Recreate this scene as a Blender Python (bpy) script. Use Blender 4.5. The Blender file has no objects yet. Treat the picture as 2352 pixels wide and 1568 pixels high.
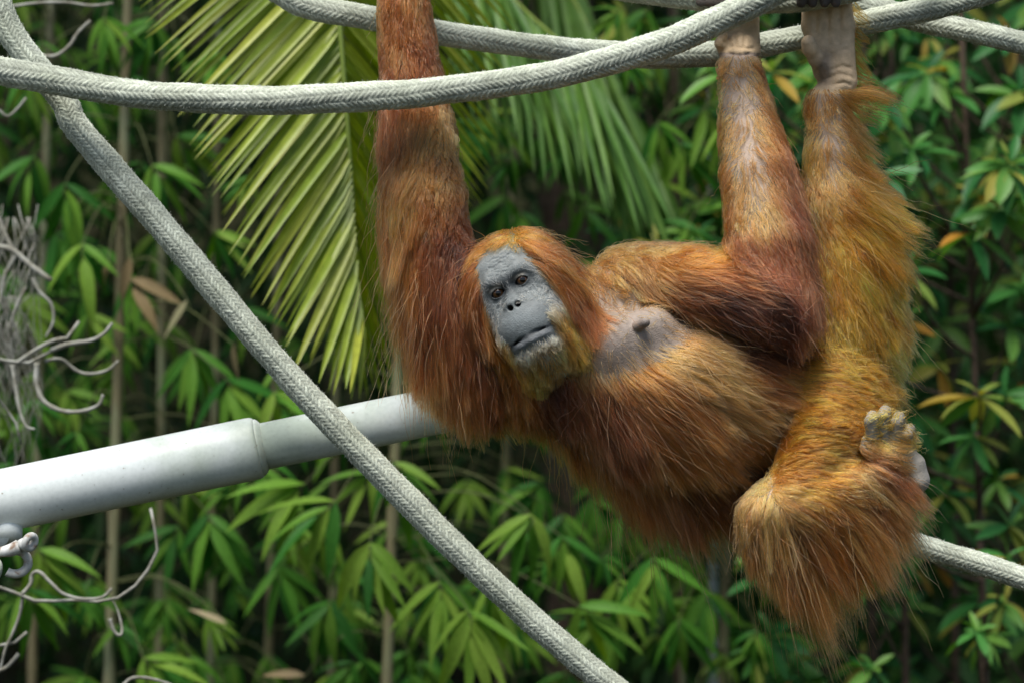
import bpy, math, random
import numpy as np
from mathutils import Vector, Matrix, kdtree

rng = np.random.default_rng(11)
random.seed(11)
scene = bpy.context.scene
COL = scene.collection

# ------------------------------------------------------------------ camera, sky, sun, exposure
S = 0.0008            # metres per layout unit at the subject
DIST = 9.0            # camera to subject
ZC = 2.9              # camera height
cam_d = bpy.data.cameras.new('camera')
cam = bpy.data.objects.new('camera', cam_d)
COL.objects.link(cam)
cam.location = (0, -DIST, ZC)
cam.rotation_euler = (math.radians(90), 0, 0)
cam_d.sensor_width = 36
cam_d.lens = 36 * DIST / (2352 * S)
cam_d.clip_end = 300
cam_d.dof.use_dof = True
cam_d.dof.focus_distance = DIST - 0.10
cam_d.dof.aperture_fstop = 2.7
scene.camera = cam

SUN_EL, SUN_AZ = 66.0, 205.0    # azimuth from straight behind the subject (0), through picture right (90), to the camera (180)
world = bpy.data.worlds.new('World')
scene.world = world
world.use_nodes = True
wn = world.node_tree.nodes
sky = wn.new('ShaderNodeTexSky')
sky.sky_type = 'NISHITA'
sky.sun_disc = False
sky.sun_elevation = math.radians(SUN_EL)
sky.sun_rotation = math.radians(SUN_AZ)
sky.air_density = 1.0
sky.dust_density = 2.0
wn['Background'].inputs['Strength'].default_value = 0.055
world.node_tree.links.new(sky.outputs[0], wn['Background'].inputs[0])
sun_d = bpy.data.lights.new('sun', 'SUN')
sun_d.energy = 2.6
sun_d.angle = math.radians(35)
sun_d.color = (1.0, 0.96, 0.9)
sun = bpy.data.objects.new('sun', sun_d)
COL.objects.link(sun)
_e, _a = math.radians(SUN_EL), math.radians(SUN_AZ)
_sd = Vector((math.sin(_a) * math.cos(_e), math.cos(_a) * math.cos(_e), math.sin(_e)))
sun.rotation_euler = _sd.to_track_quat('Z', 'Y').to_euler()
sun.location = _sd * 20 + Vector((0, 0, ZC))
scene.view_settings.view_transform = 'Standard'
scene.view_settings.look = 'None'
scene.view_settings.gamma = 1.0
scene.view_settings.exposure = 1.1
scene.view_settings.use_curve_mapping = False
scene.cycles.use_denoising = True
scene.cycles.max_bounces = 6
scene.cycles.diffuse_bounces = 3
scene.cycles.glossy_bounces = 3
scene.cycles.transmission_bounces = 6
scene.cycles.transparent_max_bounces = 6
scene.cycles.sample_clamp_indirect = 6
scene.cycles_curves.shape = 'RIBBONS'
scene.cycles_curves.subdivisions = 2


# ------------------------------------------------------------------ helpers
def P(x, y, d=0.0):
    """layout point (x right, y down, d away from the viewer) -> world"""
    s = 1 + d * S / DIST
    return np.array([(x - 1176) * S * s, d * S, ZC - (y - 784) * S * s])


def PM(x, y, dm):
    """same with the depth in metres"""
    return P(x, y, dm / S)


def to_uv(p):
    s = (1 + p[:, 1] / DIST) * S
    return np.stack([p[:, 0] / s + 1176, 784 - (p[:, 2] - ZC) / s], 1)


def nrm(v):
    return v / (np.linalg.norm(v, axis=-1, keepdims=True) + 1e-12)


def tag(o, label=None, cat=None, group=None, kind=None):
    if label: o['label'] = label
    if cat: o['category'] = cat
    if group: o['group'] = group
    if kind: o['kind'] = kind
    return o


def empty(name, loc=(0, 0, 0)):
    o = bpy.data.objects.new(name, None)
    o.location = loc
    o.empty_display_size = 0.05
    COL.objects.link(o)
    return o


def mesh_data(name, verts, faces, mat=None, smooth=True):
    me = bpy.data.meshes.new(name)
    verts = np.asarray(verts, dtype=np.float32)
    if isinstance(faces, np.ndarray):
        n, k = faces.shape
        me.vertices.add(len(verts))
        me.vertices.foreach_set('co', verts.ravel())
        me.loops.add(n * k)
        me.loops.foreach_set('vertex_index', faces.astype(np.int32).ravel())
        me.polygons.add(n)
        me.polygons.foreach_set('loop_start', np.arange(0, n * k, k, dtype=np.int32))
        me.polygons.foreach_set('use_smooth', np.full(n, smooth))
        me.update(calc_edges=True)
    else:
        me.from_pydata(verts.tolist(), [], faces)
        me.polygons.foreach_set('use_smooth', np.full(len(me.polygons), smooth))
        me.update()
    me.validate()
    if mat: me.materials.append(mat)
    return me


def obj(name, me, parent=None, loc=None):
    o = bpy.data.objects.new(name, me)
    COL.objects.link(o)
    if parent:
        o.parent = parent
        o.matrix_parent_inverse = Matrix.Translation(parent.location).inverted()
    if loc is not None: o.location = loc
    return o


def add_attr(me, name, col, domain='POINT'):
    a = me.attributes.new(name, 'FLOAT_COLOR', domain)
    c = np.ones((len(col), 4), np.float32)
    c[:, :3] = col
    a.data.foreach_set('color', c.ravel())


def spline(pts, n):
    """Catmull-Rom through pts (k,m) sampled at about equal arc length"""
    pts = np.asarray(pts, float)
    p = np.vstack([2 * pts[0] - pts[1], pts, 2 * pts[-1] - pts[-2]])
    out = []
    m = 24
    for i in range(len(pts) - 1):
        a, b, c, d = p[i:i + 4]
        t = np.linspace(0, 1, m, endpoint=False)[:, None]
        out.append(0.5 * (2 * b + (c - a) * t + (2 * a - 5 * b + 4 * c - d) * t ** 2 + (3 * b - a - 3 * c + d) * t ** 3))
    out.append(pts[-1:])
    q = np.vstack(out)
    L = np.r_[0, np.cumsum(np.linalg.norm(np.diff(q[:, :3], axis=0), axis=1))]
    s = np.linspace(0, L[-1], n)
    return np.stack([np.interp(s, L, q[:, k]) for k in range(q.shape[1])], 1), s


def frames(c):
    """parallel transport frames along centreline c (n,3)"""
    t = nrm(np.gradient(c, axis=0))
    u = np.cross(t[0], [0.0, 0.0, 1.0])
    if np.linalg.norm(u) < 1e-3: u = np.cross(t[0], [1.0, 0, 0])
    U = np.zeros_like(c)
    for i in range(len(c)):
        u = u - t[i] * np.dot(u, t[i])
        u = u / (np.linalg.norm(u) + 1e-12)
        U[i] = u
    return t, U, np.cross(t, U)


def tube(c, r, seg=10, cap=True):
    c = np.asarray(c, float)
    r = np.broadcast_to(np.asarray(r, float), (len(c),))
    t, U, V = frames(c)
    a = np.linspace(0, 2 * math.pi, seg, endpoint=False)
    v = c[:, None] + r[:, None, None] * (np.cos(a)[None, :, None] * U[:, None] + np.sin(a)[None, :, None] * V[:, None])
    n = len(c)
    i, j = np.meshgrid(np.arange(n - 1), np.arange(seg), indexing='ij')
    jn = (j + 1) % seg
    f = np.stack([i * seg + j, i * seg + jn, (i + 1) * seg + jn, (i + 1) * seg + j], -1).reshape(-1, 4).tolist()
    v = v.reshape(-1, 3)
    if cap:
        f.append(list(range(seg))[::-1])
        f.append([(n - 1) * seg + k for k in range(seg)])
    return v, f


class MB:
    """collects pieces of one mesh"""
    def __init__(self): self.v, self.f, self.n = [], [], 0
    def add(self, v, f):
        v = np.asarray(v)
        self.v.append(v)
        self.f += [[k + self.n for k in q] for q in f]
        self.n += len(v)
        return self
    def mesh(self, name, mat=None, smooth=True):
        return mesh_data(name, np.vstack(self.v), self.f, mat, smooth)


# ------------------------------------------------------------------ materials
def material(name, base=(0.5, 0.5, 0.5), rough=0.6, spec=0.4):
    m = bpy.data.materials.new(name)
    m.use_nodes = True
    nt = m.node_tree
    b = nt.nodes['Principled BSDF']
    b.inputs['Base Color'].default_value = (*base, 1)
    b.inputs['Roughness'].default_value = rough
    b.inputs['Specular IOR Level'].default_value = spec
    return m, nt, b


def node(nt, t, **kw):
    n = nt.nodes.new(t)
    for k, v in kw.items():
        if k in n.inputs: n.inputs[k].default_value = v
        else: setattr(n, k, v)
    return n


def ramp(nt, stops):
    n = nt.nodes.new('ShaderNodeValToRGB')
    cr = n.color_ramp
    while len(cr.elements) < len(stops): cr.elements.new(0.5)
    for e, (p, c) in zip(cr.elements, stops):
        e.position = p
        e.color = (*c, 1)
    return n


def noise(nt, scale, detail=3, coord='Object', stretch=None):
    tc = nt.nodes.new('ShaderNodeTexCoord')
    n = nt.nodes.new('ShaderNodeTexNoise')
    n.inputs['Scale'].default_value = scale
    n.inputs['Detail'].default_value = detail
    if stretch:
        mp = nt.nodes.new('ShaderNodeMapping')
        mp.inputs['Scale'].default_value = stretch
        nt.links.new(tc.outputs[coord], mp.inputs[0])
        nt.links.new(mp.outputs[0], n.inputs['Vector'])
    else:
        nt.links.new(tc.outputs[coord], n.inputs['Vector'])
    return n


def bump(nt, b, src, strength, dist):
    bp = nt.nodes.new('ShaderNodeBump')
    bp.inputs['Strength'].default_value = strength
    bp.inputs['Distance'].default_value = dist
    nt.links.new(src, bp.inputs['Height'])
    nt.links.new(bp.outputs[0], b.inputs['Normal'])
    return bp


# ------------------------------------------------------------------ ground: flat in front, a planted bank behind
def build_ground():
    xs = np.concatenate([np.arange(-60, -12, 6.0), np.arange(-12, 12.1, 0.6), np.arange(18, 61, 6.0)])
    ys = np.concatenate([np.arange(-40, -10, 5.0), np.arange(-10, 16, 0.6), np.arange(16, 61, 5.0)])
    X, Y = np.meshgrid(xs, ys, indexing='ij')
    t = np.clip((Y - 3.5) / 8.0, 0, 1)
    Z = 6.5 * t * t * (3 - 2 * t) + 0.10 * np.sin(X * 1.7 + Y) * np.cos(Y * 1.3) + 0.25 * np.sin(X * 0.5) * t
    nx, ny = X.shape
    i, j = np.meshgrid(np.arange(nx - 1), np.arange(ny - 1), indexing='ij')
    f = np.stack([i * ny + j, (i + 1) * ny + j, (i + 1) * ny + j + 1, i * ny + j + 1], -1).reshape(-1, 4)
    m, nt, b = material('soil', (0.03, 0.025, 0.015), 0.95, 0.1)
    n = noise(nt, 3.0, 6)
    r = ramp(nt, [(0.3, (0.010, 0.008, 0.005)), (0.55, (0.018, 0.020, 0.008)), (0.75, (0.014, 0.028, 0.009))])
    nt.links.new(n.outputs['Fac'], r.inputs[0])
    nt.links.new(r.outputs[0], b.inputs['Base Color'])
    n2 = noise(nt, 25, 6)
    bump(nt, b, n2.outputs['Fac'], 0.8, 0.03)
    o = obj('ground', mesh_data('ground', np.stack([X, Y, Z], -1).reshape(-1, 3), f, m))
    tag(o, 'dark planted soil rising into a bank behind the bamboo', None, None, 'structure')
build_ground()


# ------------------------------------------------------------------ orangutan: body surface from blended solids
HE = np.array([1169.5, 658.8, -165.0])          # between the eyes
_r0, _d0, _f0 = np.array([0.876, -0.483, 0]), np.array([0.483, 0.876, 0]), np.array([0, 0, -1.0])
_ps, _ph = math.radians(15), math.radians(4)
_f1 = math.cos(_ps) * _f0 - math.sin(_ps) * _r0
HR = math.cos(_ps) * _r0 + math.sin(_ps) * _f0
HF = math.cos(_ph) * _f1 - math.sin(_ph) * _d0
HD = math.cos(_ph) * _d0 + math.sin(_ph) * _f1


def H(a, b, c):
    return P(*(HE + a * HR + b * HD + c * HF))


def img_dir(v):
    return np.array([v[0], v[2], -v[1]])          # layout direction -> world direction


HW = np.stack([img_dir(HR), img_dir(HD), img_dir(HF)], 0)   # rows: head axes in world


def head_local(p):
    return (p - H(0, 0, 0)) @ HW.T / S


prims = {}


def cap(reg, a, b, ra, rb, k=20):
    prims.setdefault(reg, []).append(('c', np.array(a, float), np.array(b, float), ra * S, rb * S, k * S))


def capP(reg, pts, k=20):
    """chain of layout points (x, y, d, r)"""
    for i, (p, q) in enumerate(zip(pts[:-1], pts[1:])):
        cap(reg, P(*p[:3]), P(*q[:3]), p[3], q[3], k if i == 0 else min(k, 8))


def capH(reg, pts, k=10):
    for p, q in zip(pts[:-1], pts[1:]):
        cap(reg, H(*p[:3]), H(*q[:3]), p[3], q[3], k)


def ell(reg, c, rad, rot=None, k=20):
    prims.setdefault(reg, []).append(('e', np.array(c, float), np.array(rad, float) * S, np.eye(3) if rot is None else rot, k * S))


# torso
capP('torso', [(1290, 835, 5, 125), (1550, 890, -5, 155), (1715, 905, 5, 108), (1850, 895, 60, 98)], 50)
capP('torso', [(1590, 800, 110, 80), (1800, 810, 125, 90)], 40)
capP('back', [(1235, 850, 80, 88), (1470, 960, 105, 105), (1730, 1030, 120, 100), (1880, 960, 115, 115)], 40)
capP('torso', [(1120, 850, 30, 88), (1300, 790, 20, 110), (1440, 690, 50, 105)], 60)
capP('torso', [(1395, 795, -100, 62), (1500, 757, -85, 52)], 45)
capP('torso', [(1466, 748, -146, 13), (1482, 741, -166, 11)], 6)
# neck
capP('torso', [(1300, 830, -20, 100), (1240, 760, -70, 90)], 40)

# raised arm (picture left)
capP('arm_up', [(1115, 850, 20, 90), (1035, 720, 0, 94), (978, 530, 0, 86), (972, 455, 0, 76)], 40)
capP('arm_up', [(972, 455, 0, 76), (962, 330, 5, 76), (945, 180, 10, 58), (928, 20, 10, 46), (925, -70, 12, 42)], 40)
capP('arm_up', [(925, -70, 14, 42), (930, -120, 40, 48)], 20)
for i, x in enumerate((895, 920, 945, 968)):
    capP('arm_up', [(x, -130, 52, 19), (x - 6, -185, 50, 16), (x - 8, -203, 8, 15), (x - 6, -180, -34, 14), (x - 4, -150, -34, 12)], 6)
capP('arm_up', [(965, -80, 30, 20), (990, -110, 5, 16), (985, -140, -22, 13)], 8)

# second arm (picture right): shoulder, upper arm, forearm, hand
capP('arm_side', [(1445, 660, 50, 92), (1600, 655, -30, 82), (1775, 690, -95, 78)], 40)
capP('arm_side', [(1790, 690, -95, 82), (1768, 560, -70, 88), (1740, 400, -40, 76), (1712, 250, 0, 55), (1697, 140, 30, 37)], 40)
capP('arm_side', [(1697, 140, 32, 36), (1700, 105, 46, 36)], 18)
for x0, x1, xt in ((1672, 1660, 1612), (1690, 1678, 1630), (1708, 1698, 1648), (1726, 1718, 1668)):
    capP('arm_side', [(x0 + 3, 118, 50, 19), (x0, 45, 58, 17), (x1 - 18, -34, 56, 15), (xt + 12, -50, 14, 14), (xt, -24, -33, 13), (xt - 3, 6, -35, 11)], 7)
capP('arm_side', [(1668, 122, 40, 18), (1655, 100, 22, 13), (1662, 80, 16, 10)], 8)

# leg held up (picture right), foot on the rope
capP('leg_up', [(1880, 920, 90, 140), (1940, 760, 90, 118), (1955, 600, 85, 98), (1925, 470, 75, 72)], 40)
capP('leg_up', [(1925, 470, 75, 72), (1912, 350, 66, 54), (1902, 230, 60, 40)], 30)
capP('leg_up', [(1902, 235, 62, 40), (1932, 188, 52, 36), (1925, 130, 56, 34)], 18)
for x0, x1, xt in ((1893, 1862, 1842), (1905, 1888, 1868), (1925, 1916, 1896), (1938, 1943, 1922)):
    capP('leg_up', [(x0, 165, 58, 26), (x1, 60, 60, 21), (x1 - 4, 0, 60, 17), (xt + 10, -52, 52, 15), (xt + 4, -66, 4, 14), (xt, -30, -36, 13), (xt - 2, 8, -36, 11)], 12)
capP('leg_up', [(1903, 165, 48, 24), (1876, 136, 26, 19), (1861, 112, 8, 18), (1857, 98, 0, 17)], 9)

# bent leg: thigh, knee, shin, foot turned up with curled toes
capP('leg_bent', [(1905, 890, 40, 112), (1905, 1000, -45, 94), (1850, 1110, -95, 72), (1768, 1182, -130, 58)], 40)
capP('leg_bent', [(1762, 1190, -132, 58), (1880, 1160, -135, 58), (1990, 1115, -130, 46), (2035, 1080, -130, 40)], 30)
capP('foot_bent', [(2035, 1085, -130, 38), (2042, 1044, -140, 33)], 20)
capP('foot_bent', [(2078, 1034, -122, 18), (2098, 1066, -112, 26), (2107, 1102, -108, 29)], 12)
for (x0, y0), (x1, y1), dz in (((2010, 1022), (1999, 960), 0), ((2032, 1018), (2028, 948), 4), ((2055, 1022), (2060, 962), 10), ((2070, 1036), (2084, 990), 18)):
    capP('foot_bent', [(x0, y0 + 12, -148 + dz, 14), (x1, y1 + 8, -166 + dz, 14.2), (x1 + 5, y1 - 4, -142 + dz, 13.5), (x1 + 10, y1 + 22, -114 + dz, 12), (x1 + 12, y1 + 52, -116 + dz, 10)], 3)
capP('foot_bent', [(2010, 1045, -142, 20), (1992, 1028, -150, 14), (1990, 1010, -152, 11)], 8)

# head
ell('head', H(0, -22, -118), (106, 100, 112), HW, 30)
ell('head', H(0, 55, -62), (101, 108, 74), HW, 40)
capH('head', [(-95, 80, -70, 30), (-82, 10, -62, 34), (-60, -50, -68, 36)], 40)
capH('head', [(95, 80, -70, 30), (82, 10, -62, 34), (60, -50, -68, 36)], 40)
capH('head', [(-58, -16, -28, 16), (-32, -27, -12, 15), (0, -24, -8, 14), (32, -27, -12, 15), (58, -16, -28, 16)], 20)
capH('head', [(0, -10, -14, 17), (0, 26, 4, 15), (0, 42, 16, 13)], 16)
ell('head', H(0, 98, -2), (76, 66, 62), HW, 34)
ell('head', H(0, 150, -8), (64, 48, 50), HW, 26)
ell('head', H(0, 182, -38), (74, 50, 52), HW, 30)
ell('head', H(0, 40, 30), (20, 11, 11), HW, 8)
capH('head', [(-9, 38, 36, 8), (-19, 46, 30, 8), (-15, 56, 33, 6)], 6)
capH('head', [(9, 38, 36, 8), (19, 46, 30, 8), (15, 56, 33, 6)], 6)
capH('head', [(0, 40, 40, 6), (0, 56, 40, 4)], 5)
capH('head', [(-52, 136, 17, 8), (-28, 135, 42, 8.5), (0, 134, 49, 9), (28, 135, 42, 8.5), (52, 136, 17, 8)], 8)
cuts = []
for sx in (-1, 1):
    cuts.append(('e', H(sx * 33, 1, 12), np.array([22, 15, 22]) * S, HW, 13 * S))
    cuts.append(('c', H(sx * 9.5, 51, 56), H(sx * 10, 45, 28), 6.2 * S, 7.0 * S, 3 * S))
_mouth = [(-66, 127, 2), (-48, 125, 26), (-24, 122.5, 52), (0, 121.5, 62), (24, 122.5, 52), (48, 124, 26), (66, 123, 2)]
for p, q in zip(_mouth[:-1], _mouth[1:]):
    cuts.append(('c', H(*p), H(*q), 3.4 * S, 3.4 * S, 3 * S))
    cuts.append(('c', H(p[0], p[1] + 1, p[2] + 7), H(q[0], q[1] + 1, q[2] + 7), 2.2 * S, 2.2 * S, 3 * S))
lines_h = []
cuts.append(('c', H(-26, 28, 22), H(-48, 32, 6), 2.0 * S, 2.5 * S, 6 * S))
cuts.append(('c', H(26, 28, 22), H(48, 32, 6), 2.0 * S, 2.5 * S, 6 * S))
lids = []
for sx in (-1, 1):
    lids.append((H(sx * 33, 1, -13), sx))


def dist_prim(pr, X):
    if pr[0] == 'c':
        _, a, b, ra, rb, k = pr
        ba = b - a
        h = np.clip(((X - a) @ ba) / max(ba @ ba, 1e-12), 0, 1)
        return np.linalg.norm(X - a - h[..., None] * ba, axis=-1) - (ra + (rb - ra) * h)
    _, c, rad, rot, k = pr
    q = (X - c) @ rot.T
    k0 = np.linalg.norm(q / rad, axis=-1)
    k1 = np.linalg.norm(q / (rad * rad), axis=-1)
    return k0 * (k0 - 1.0) / (k1 + 1e-9)


def prim_box(pr, pad):
    if pr[0] == 'c':
        r = max(pr[3], pr[4]) + pad
        return np.minimum(pr[1], pr[2]) - r, np.maximum(pr[1], pr[2]) + r
    r = pr[2].max() + pad
    return pr[1] - r, pr[1] + r


def smin(a, b, k):
    h = np.maximum(k - np.abs(a - b), 0) / k
    return np.minimum(a, b) - h * h * k * 0.25


def region_dist(reg, X):
    F = None
    for pr in prims[reg]:
        d = dist_prim(pr, X)
        F = d if F is None else smin(F, d, pr[5] if pr[0] == 'c' else pr[4])
    return F


# wrinkles and creases cut along the skin
def skin_d(reg, x, y):
    ds = np.arange(-160, 120, 1.0)
    F = region_dist(reg, np.array([P(x, y, d) for d in ds]))
    k = np.flatnonzero(F < 0)
    return ds[k[0]] if len(k) else None


def skin_c(a, b):
    cs = np.arange(100, -100, -1.0)
    X = np.array([H(a, b, c) for c in cs])
    F = region_dist('head', X)
    for pr in cuts[:4]:
        k = pr[5] if pr[0] == 'c' else pr[4]
        F = -smin(-F, dist_prim(pr, X), k)
    k = np.flatnonzero(F < 0)
    return cs[k[0]] if len(k) else None


for sx in (-1, 1):
    for w0, w1, rr in ((15, 22, 1.9), (22, 30, 1.6)):
        fold = [(sx * 33 + a, w0 + (w1 - w0) * (1 - (a / 22) ** 2)) for a in (-18, -12, -6, 0, 6, 12, 18)]
        fold = [(a, q, skin_c(a, q)) for a, q in fold]
        for p, q in zip(fold[:-1], fold[1:]):
            if p[2] is not None and q[2] is not None: lines_h.append((p, q, rr))
    for a0, b0, a1, b1 in ((52, 34, 66, 62), (58, 30, 76, 54), (46, 40, 58, 70)):
        p = (sx * a0, b0, skin_c(sx * a0, b0)); q = (sx * a1, b1, skin_c(sx * a1, b1))
        lines_h.append((p, q, 1.4))
for b0, a0, a1, am in ((-42, -34, 30, 3), (-50, -26, 40, -3), (-58, -36, 22, 3), (-66, -10, 36, 2), (-36, -14, 16, -2), (-74, -24, 18, 2)):
    aa = np.linspace(a0, a1, 7)
    w = [(x, b0 + am * math.sin(0.25 * x + b0), skin_c(x, b0 + am * math.sin(0.25 * x + b0))) for x in aa]
    for p, q in zip(w[:-1], w[1:]):
        if p[2] is not None and q[2] is not None: lines_h.append((p, q, 1.4))
for p, q, rr in lines_h:
    cuts.append(('c', H(*p), H(*q), rr * S, rr * S, 2.5 * S))
for reg, pts in (('arm_side', [(1664, 98), (1680, 106), (1700, 110), (1722, 112), (1732, 110)]), ('arm_side', [(1668, 72), (1690, 82), (1712, 80), (1730, 70)]), ('arm_side', [(1690, 110), (1688, 60)]), ('arm_side', [(1710, 110), (1712, 55)]),
                 ('arm_side', [(1670, 124), (1700, 128), (1726, 124)]),
                 ('leg_up', [(1893, 138), (1910, 124), (1930, 116), (1950, 112)]), ('leg_up', [(1905, 180), (1925, 170), (1945, 172), (1962, 180)]), ('leg_up', [(1912, 160), (1935, 152), (1958, 158)]), ('leg_up', [(1874, 85), (1876, 30)]),
                 ('leg_up', [(1902, 100), (1902, 30)]), ('leg_up', [(1929, 100), (1930, 30)]), ('leg_up', [(1915, 196), (1938, 190), (1955, 196)])):
    w = [(x, y, skin_d(reg, x, y)) for x, y in pts]
    for p, q in zip(w[:-1], w[1:]):
        if p[2] is not None and q[2] is not None: cuts.append(('c', P(*p), P(*q), 2.6 * S, 2.6 * S, 5 * S))


REGS = ['torso', 'back', 'head', 'arm_up', 'arm_side', 'leg_up', 'leg_bent', 'foot_bent']
REGK = {'torso': 40, 'back': 20, 'head': 18, 'arm_up': 24, 'arm_side': 12, 'leg_up': 24, 'leg_bent': 10, 'foot_bent': 10}


def box_slices(lo, hi, G):
    return tuple(slice(max(int(np.searchsorted(g, l)) - 1, 0), int(np.searchsorted(g, h)) + 1) for g, l, h in zip(G, lo, hi))


def grid_dist(pr, g):
    """distance of a solid on a sub-grid, by broadcasting the three axes"""
    x, y, z = (q.astype(np.float32).reshape(sh) for q, sh in zip(g, ((-1, 1, 1), (1, -1, 1), (1, 1, -1))))
    if pr[0] == 'c':
        _, a, b, ra, rb, k = pr
        a = a.astype(np.float32); ba = (b - a).astype(np.float32)
        dx, dy, dz = x - a[0], y - a[1], z - a[2]
        L2 = float(max(ba @ ba, 1e-12))
        h = (dx * (ba[0] / L2) + dy * (ba[1] / L2)) + dz * (ba[2] / L2)
        np.clip(h, 0, 1, out=h)
        q = (dx - h * ba[0]) ** 2
        q += (dy - h * ba[1]) ** 2
        q += (dz - h * ba[2]) ** 2
        np.sqrt(q, out=q)
        q -= np.float32(ra) + h * np.float32(rb - ra)
        return q
    _, c, rad, rot, k = pr
    k0 = 0; k1 = 0
    for i in range(3):
        w = (x - np.float32(c[0])) * np.float32(rot[i, 0]) + (y - np.float32(c[1])) * np.float32(rot[i, 1]) + (z - np.float32(c[2])) * np.float32(rot[i, 2])
        w *= np.float32(1 / rad[i])
        w2 = w * w
        k0 = k0 + w2
        k1 = k1 + w2 * np.float32(1 / rad[i] ** 2)
    k0 = np.sqrt(k0)
    return k0 * (k0 - 1) / (np.sqrt(k1) + np.float32(1e-9))


def body_field(xs, ys, zs, full, detail):
    G = (xs, ys, zs)
    F = np.full((len(xs), len(ys), len(zs)), 0.3, np.float32)
    for reg in REGS:
        if full:
            lo, hi = np.full(3, -1e9), np.full(3, 1e9)
        else:
            bb = [prim_box(pr, 0.015 + 0.5 * (pr[5] if pr[0] == 'c' else pr[4])) for pr in prims[reg]]
            lo, hi = np.min([q[0] for q in bb], 0), np.max([q[1] for q in bb], 0)
        sr = box_slices(lo, hi, G)
        g = [q[s_] for q, s_ in zip(G, sr)]
        R = np.full([len(q) for q in g], 0.3, np.float32)
        for pr in prims[reg]:
            k = pr[5] if pr[0] == 'c' else pr[4]
            l, h = (lo, hi) if full else prim_box(pr, 0.015 + 0.5 * k)
            sl = box_slices(l, h, g)
            gg = [q[s_] for q, s_ in zip(g, sl)]
            R[sl] = smin(R[sl], grid_dist(pr, gg), np.float32(k))
        F[sr] = smin(F[sr], R, np.float32(REGK[reg] * S))
    if detail:
        for pr in cuts:
            k = pr[5] if pr[0] == 'c' else pr[4]
            sl = box_slices(*prim_box(pr, 0.012 + k), G)
            gg = [q[s_] for q, s_ in zip(G, sl)]
            F[sl] = -smin(-F[sl], grid_dist(pr, gg), np.float32(k))
        for c, sx in lids:       # eyelids: a shell round the eyeball with an almond opening
            sl = box_slices(c - 0.03, c + 0.03, G)
            X = np.stack(np.meshgrid(*[q[s_] for q, s_ in zip(G, sl)], indexing='ij'), -1)
            q = (X - c) @ HW.T / S
            rr = np.linalg.norm(q, axis=-1)
            aa = q[..., 0] * sx
            b = q[..., 1]
            arch = np.clip(1 - ((aa + 1) / 17.0) ** 2, -1, 1)
            slit = np.maximum(np.maximum(-0.5 - 9.0 * arch - b, b - 1.5 - 8.0 * arch) * 0.8, np.abs(aa + 1) - 16.5)
            slit = np.maximum(slit, -q[..., 2])
            shell = np.maximum(np.maximum(rr - 20.5, -slit), 14.5 - rr)
            F[sl] = smin(F[sl], (shell * S).astype(np.float32), np.float32(4 * S))
            op = np.maximum(np.maximum(slit, rr - 26), 12 - rr)
            F[sl] = np.maximum(F[sl], -(op * S).astype(np.float32))
    return F


def axis_grid(lo, hi, spans, coarse):
    """grid line positions: coarse, with finer spacing inside the given (lo, hi, step) spans"""
    out, x = [], lo
    while x < hi:
        out.append(x)
        st = coarse
        for l, h, f in spans:
            if l <= x < h: st = min(st, f)
            elif x < l < x + st: st = max(l - x, f)
        x += st
    return np.array(out)


def surface_nets(F, xs, ys, zs):
    ins = F < 0
    nx, ny, nz = F.shape
    cnt = np.zeros((nx - 1, ny - 1, nz - 1), np.int8)
    for dx in (0, 1):
        for dy in (0, 1):
            for dz in (0, 1):
                cnt += ins[dx:nx - 1 + dx, dy:ny - 1 + dy, dz:nz - 1 + dz]
    act = np.argwhere((cnt > 0) & (cnt < 8))
    vid = np.full(cnt.shape, -1, np.int32)
    vid[act[:, 0], act[:, 1], act[:, 2]] = np.arange(len(act))
    acc = np.zeros((len(act), 3))
    num = np.zeros(len(act))
    G = (xs, ys, zs)
    corners = [(i, j, k) for i in (0, 1) for j in (0, 1) for k in (0, 1)]
    for a in corners:
        for ax in range(3):
            if a[ax]: continue
            b = list(a); b[ax] = 1
            ia = act + np.array(a); ib = act + np.array(b)
            fa = F[ia[:, 0], ia[:, 1], ia[:, 2]]; fb = F[ib[:, 0], ib[:, 1], ib[:, 2]]
            m = (fa < 0) != (fb < 0)
            t = fa[m] / (fa[m] - fb[m])
            pa = np.stack([G[q][ia[m, q]] for q in range(3)], 1)
            pb = np.stack([G[q][ib[m, q]] for q in range(3)], 1)
            acc[m] += pa + (pb - pa) * t[:, None]
            num[m] += 1
    V = acc / num[:, None]
    faces = []
    for ax in range(3):
        o = [(0, 1, 2), (1, 2, 0), (2, 0, 1)][ax]
        sl0 = [slice(None)] * 3; sl1 = [slice(None)] * 3
        sl0[ax] = slice(0, -1); sl1[ax] = slice(1, None)
        d = ins[tuple(sl0)].astype(np.int8) - ins[tuple(sl1)].astype(np.int8)
        e = np.argwhere(d != 0)
        sg = d[e[:, 0], e[:, 1], e[:, 2]]
        u, v = o[1], o[2]
        ok = (e[:, u] > 0) & (e[:, v] > 0) & (e[:, u] < F.shape[u] - 1) & (e[:, v] < F.shape[v] - 1)
        e, sg = e[ok], sg[ok]
        q = []
        for du, dv in ((-1, -1), (0, -1), (0, 0), (-1, 0)):
            w = e.copy(); w[:, u] += du; w[:, v] += dv
            q.append(vid[w[:, 0], w[:, 1], w[:, 2]])
        q = np.stack(q, 1)
        q[sg < 0] = q[sg < 0][:, ::-1]
        faces.append(q)
    return V, np.vstack(faces)


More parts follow.
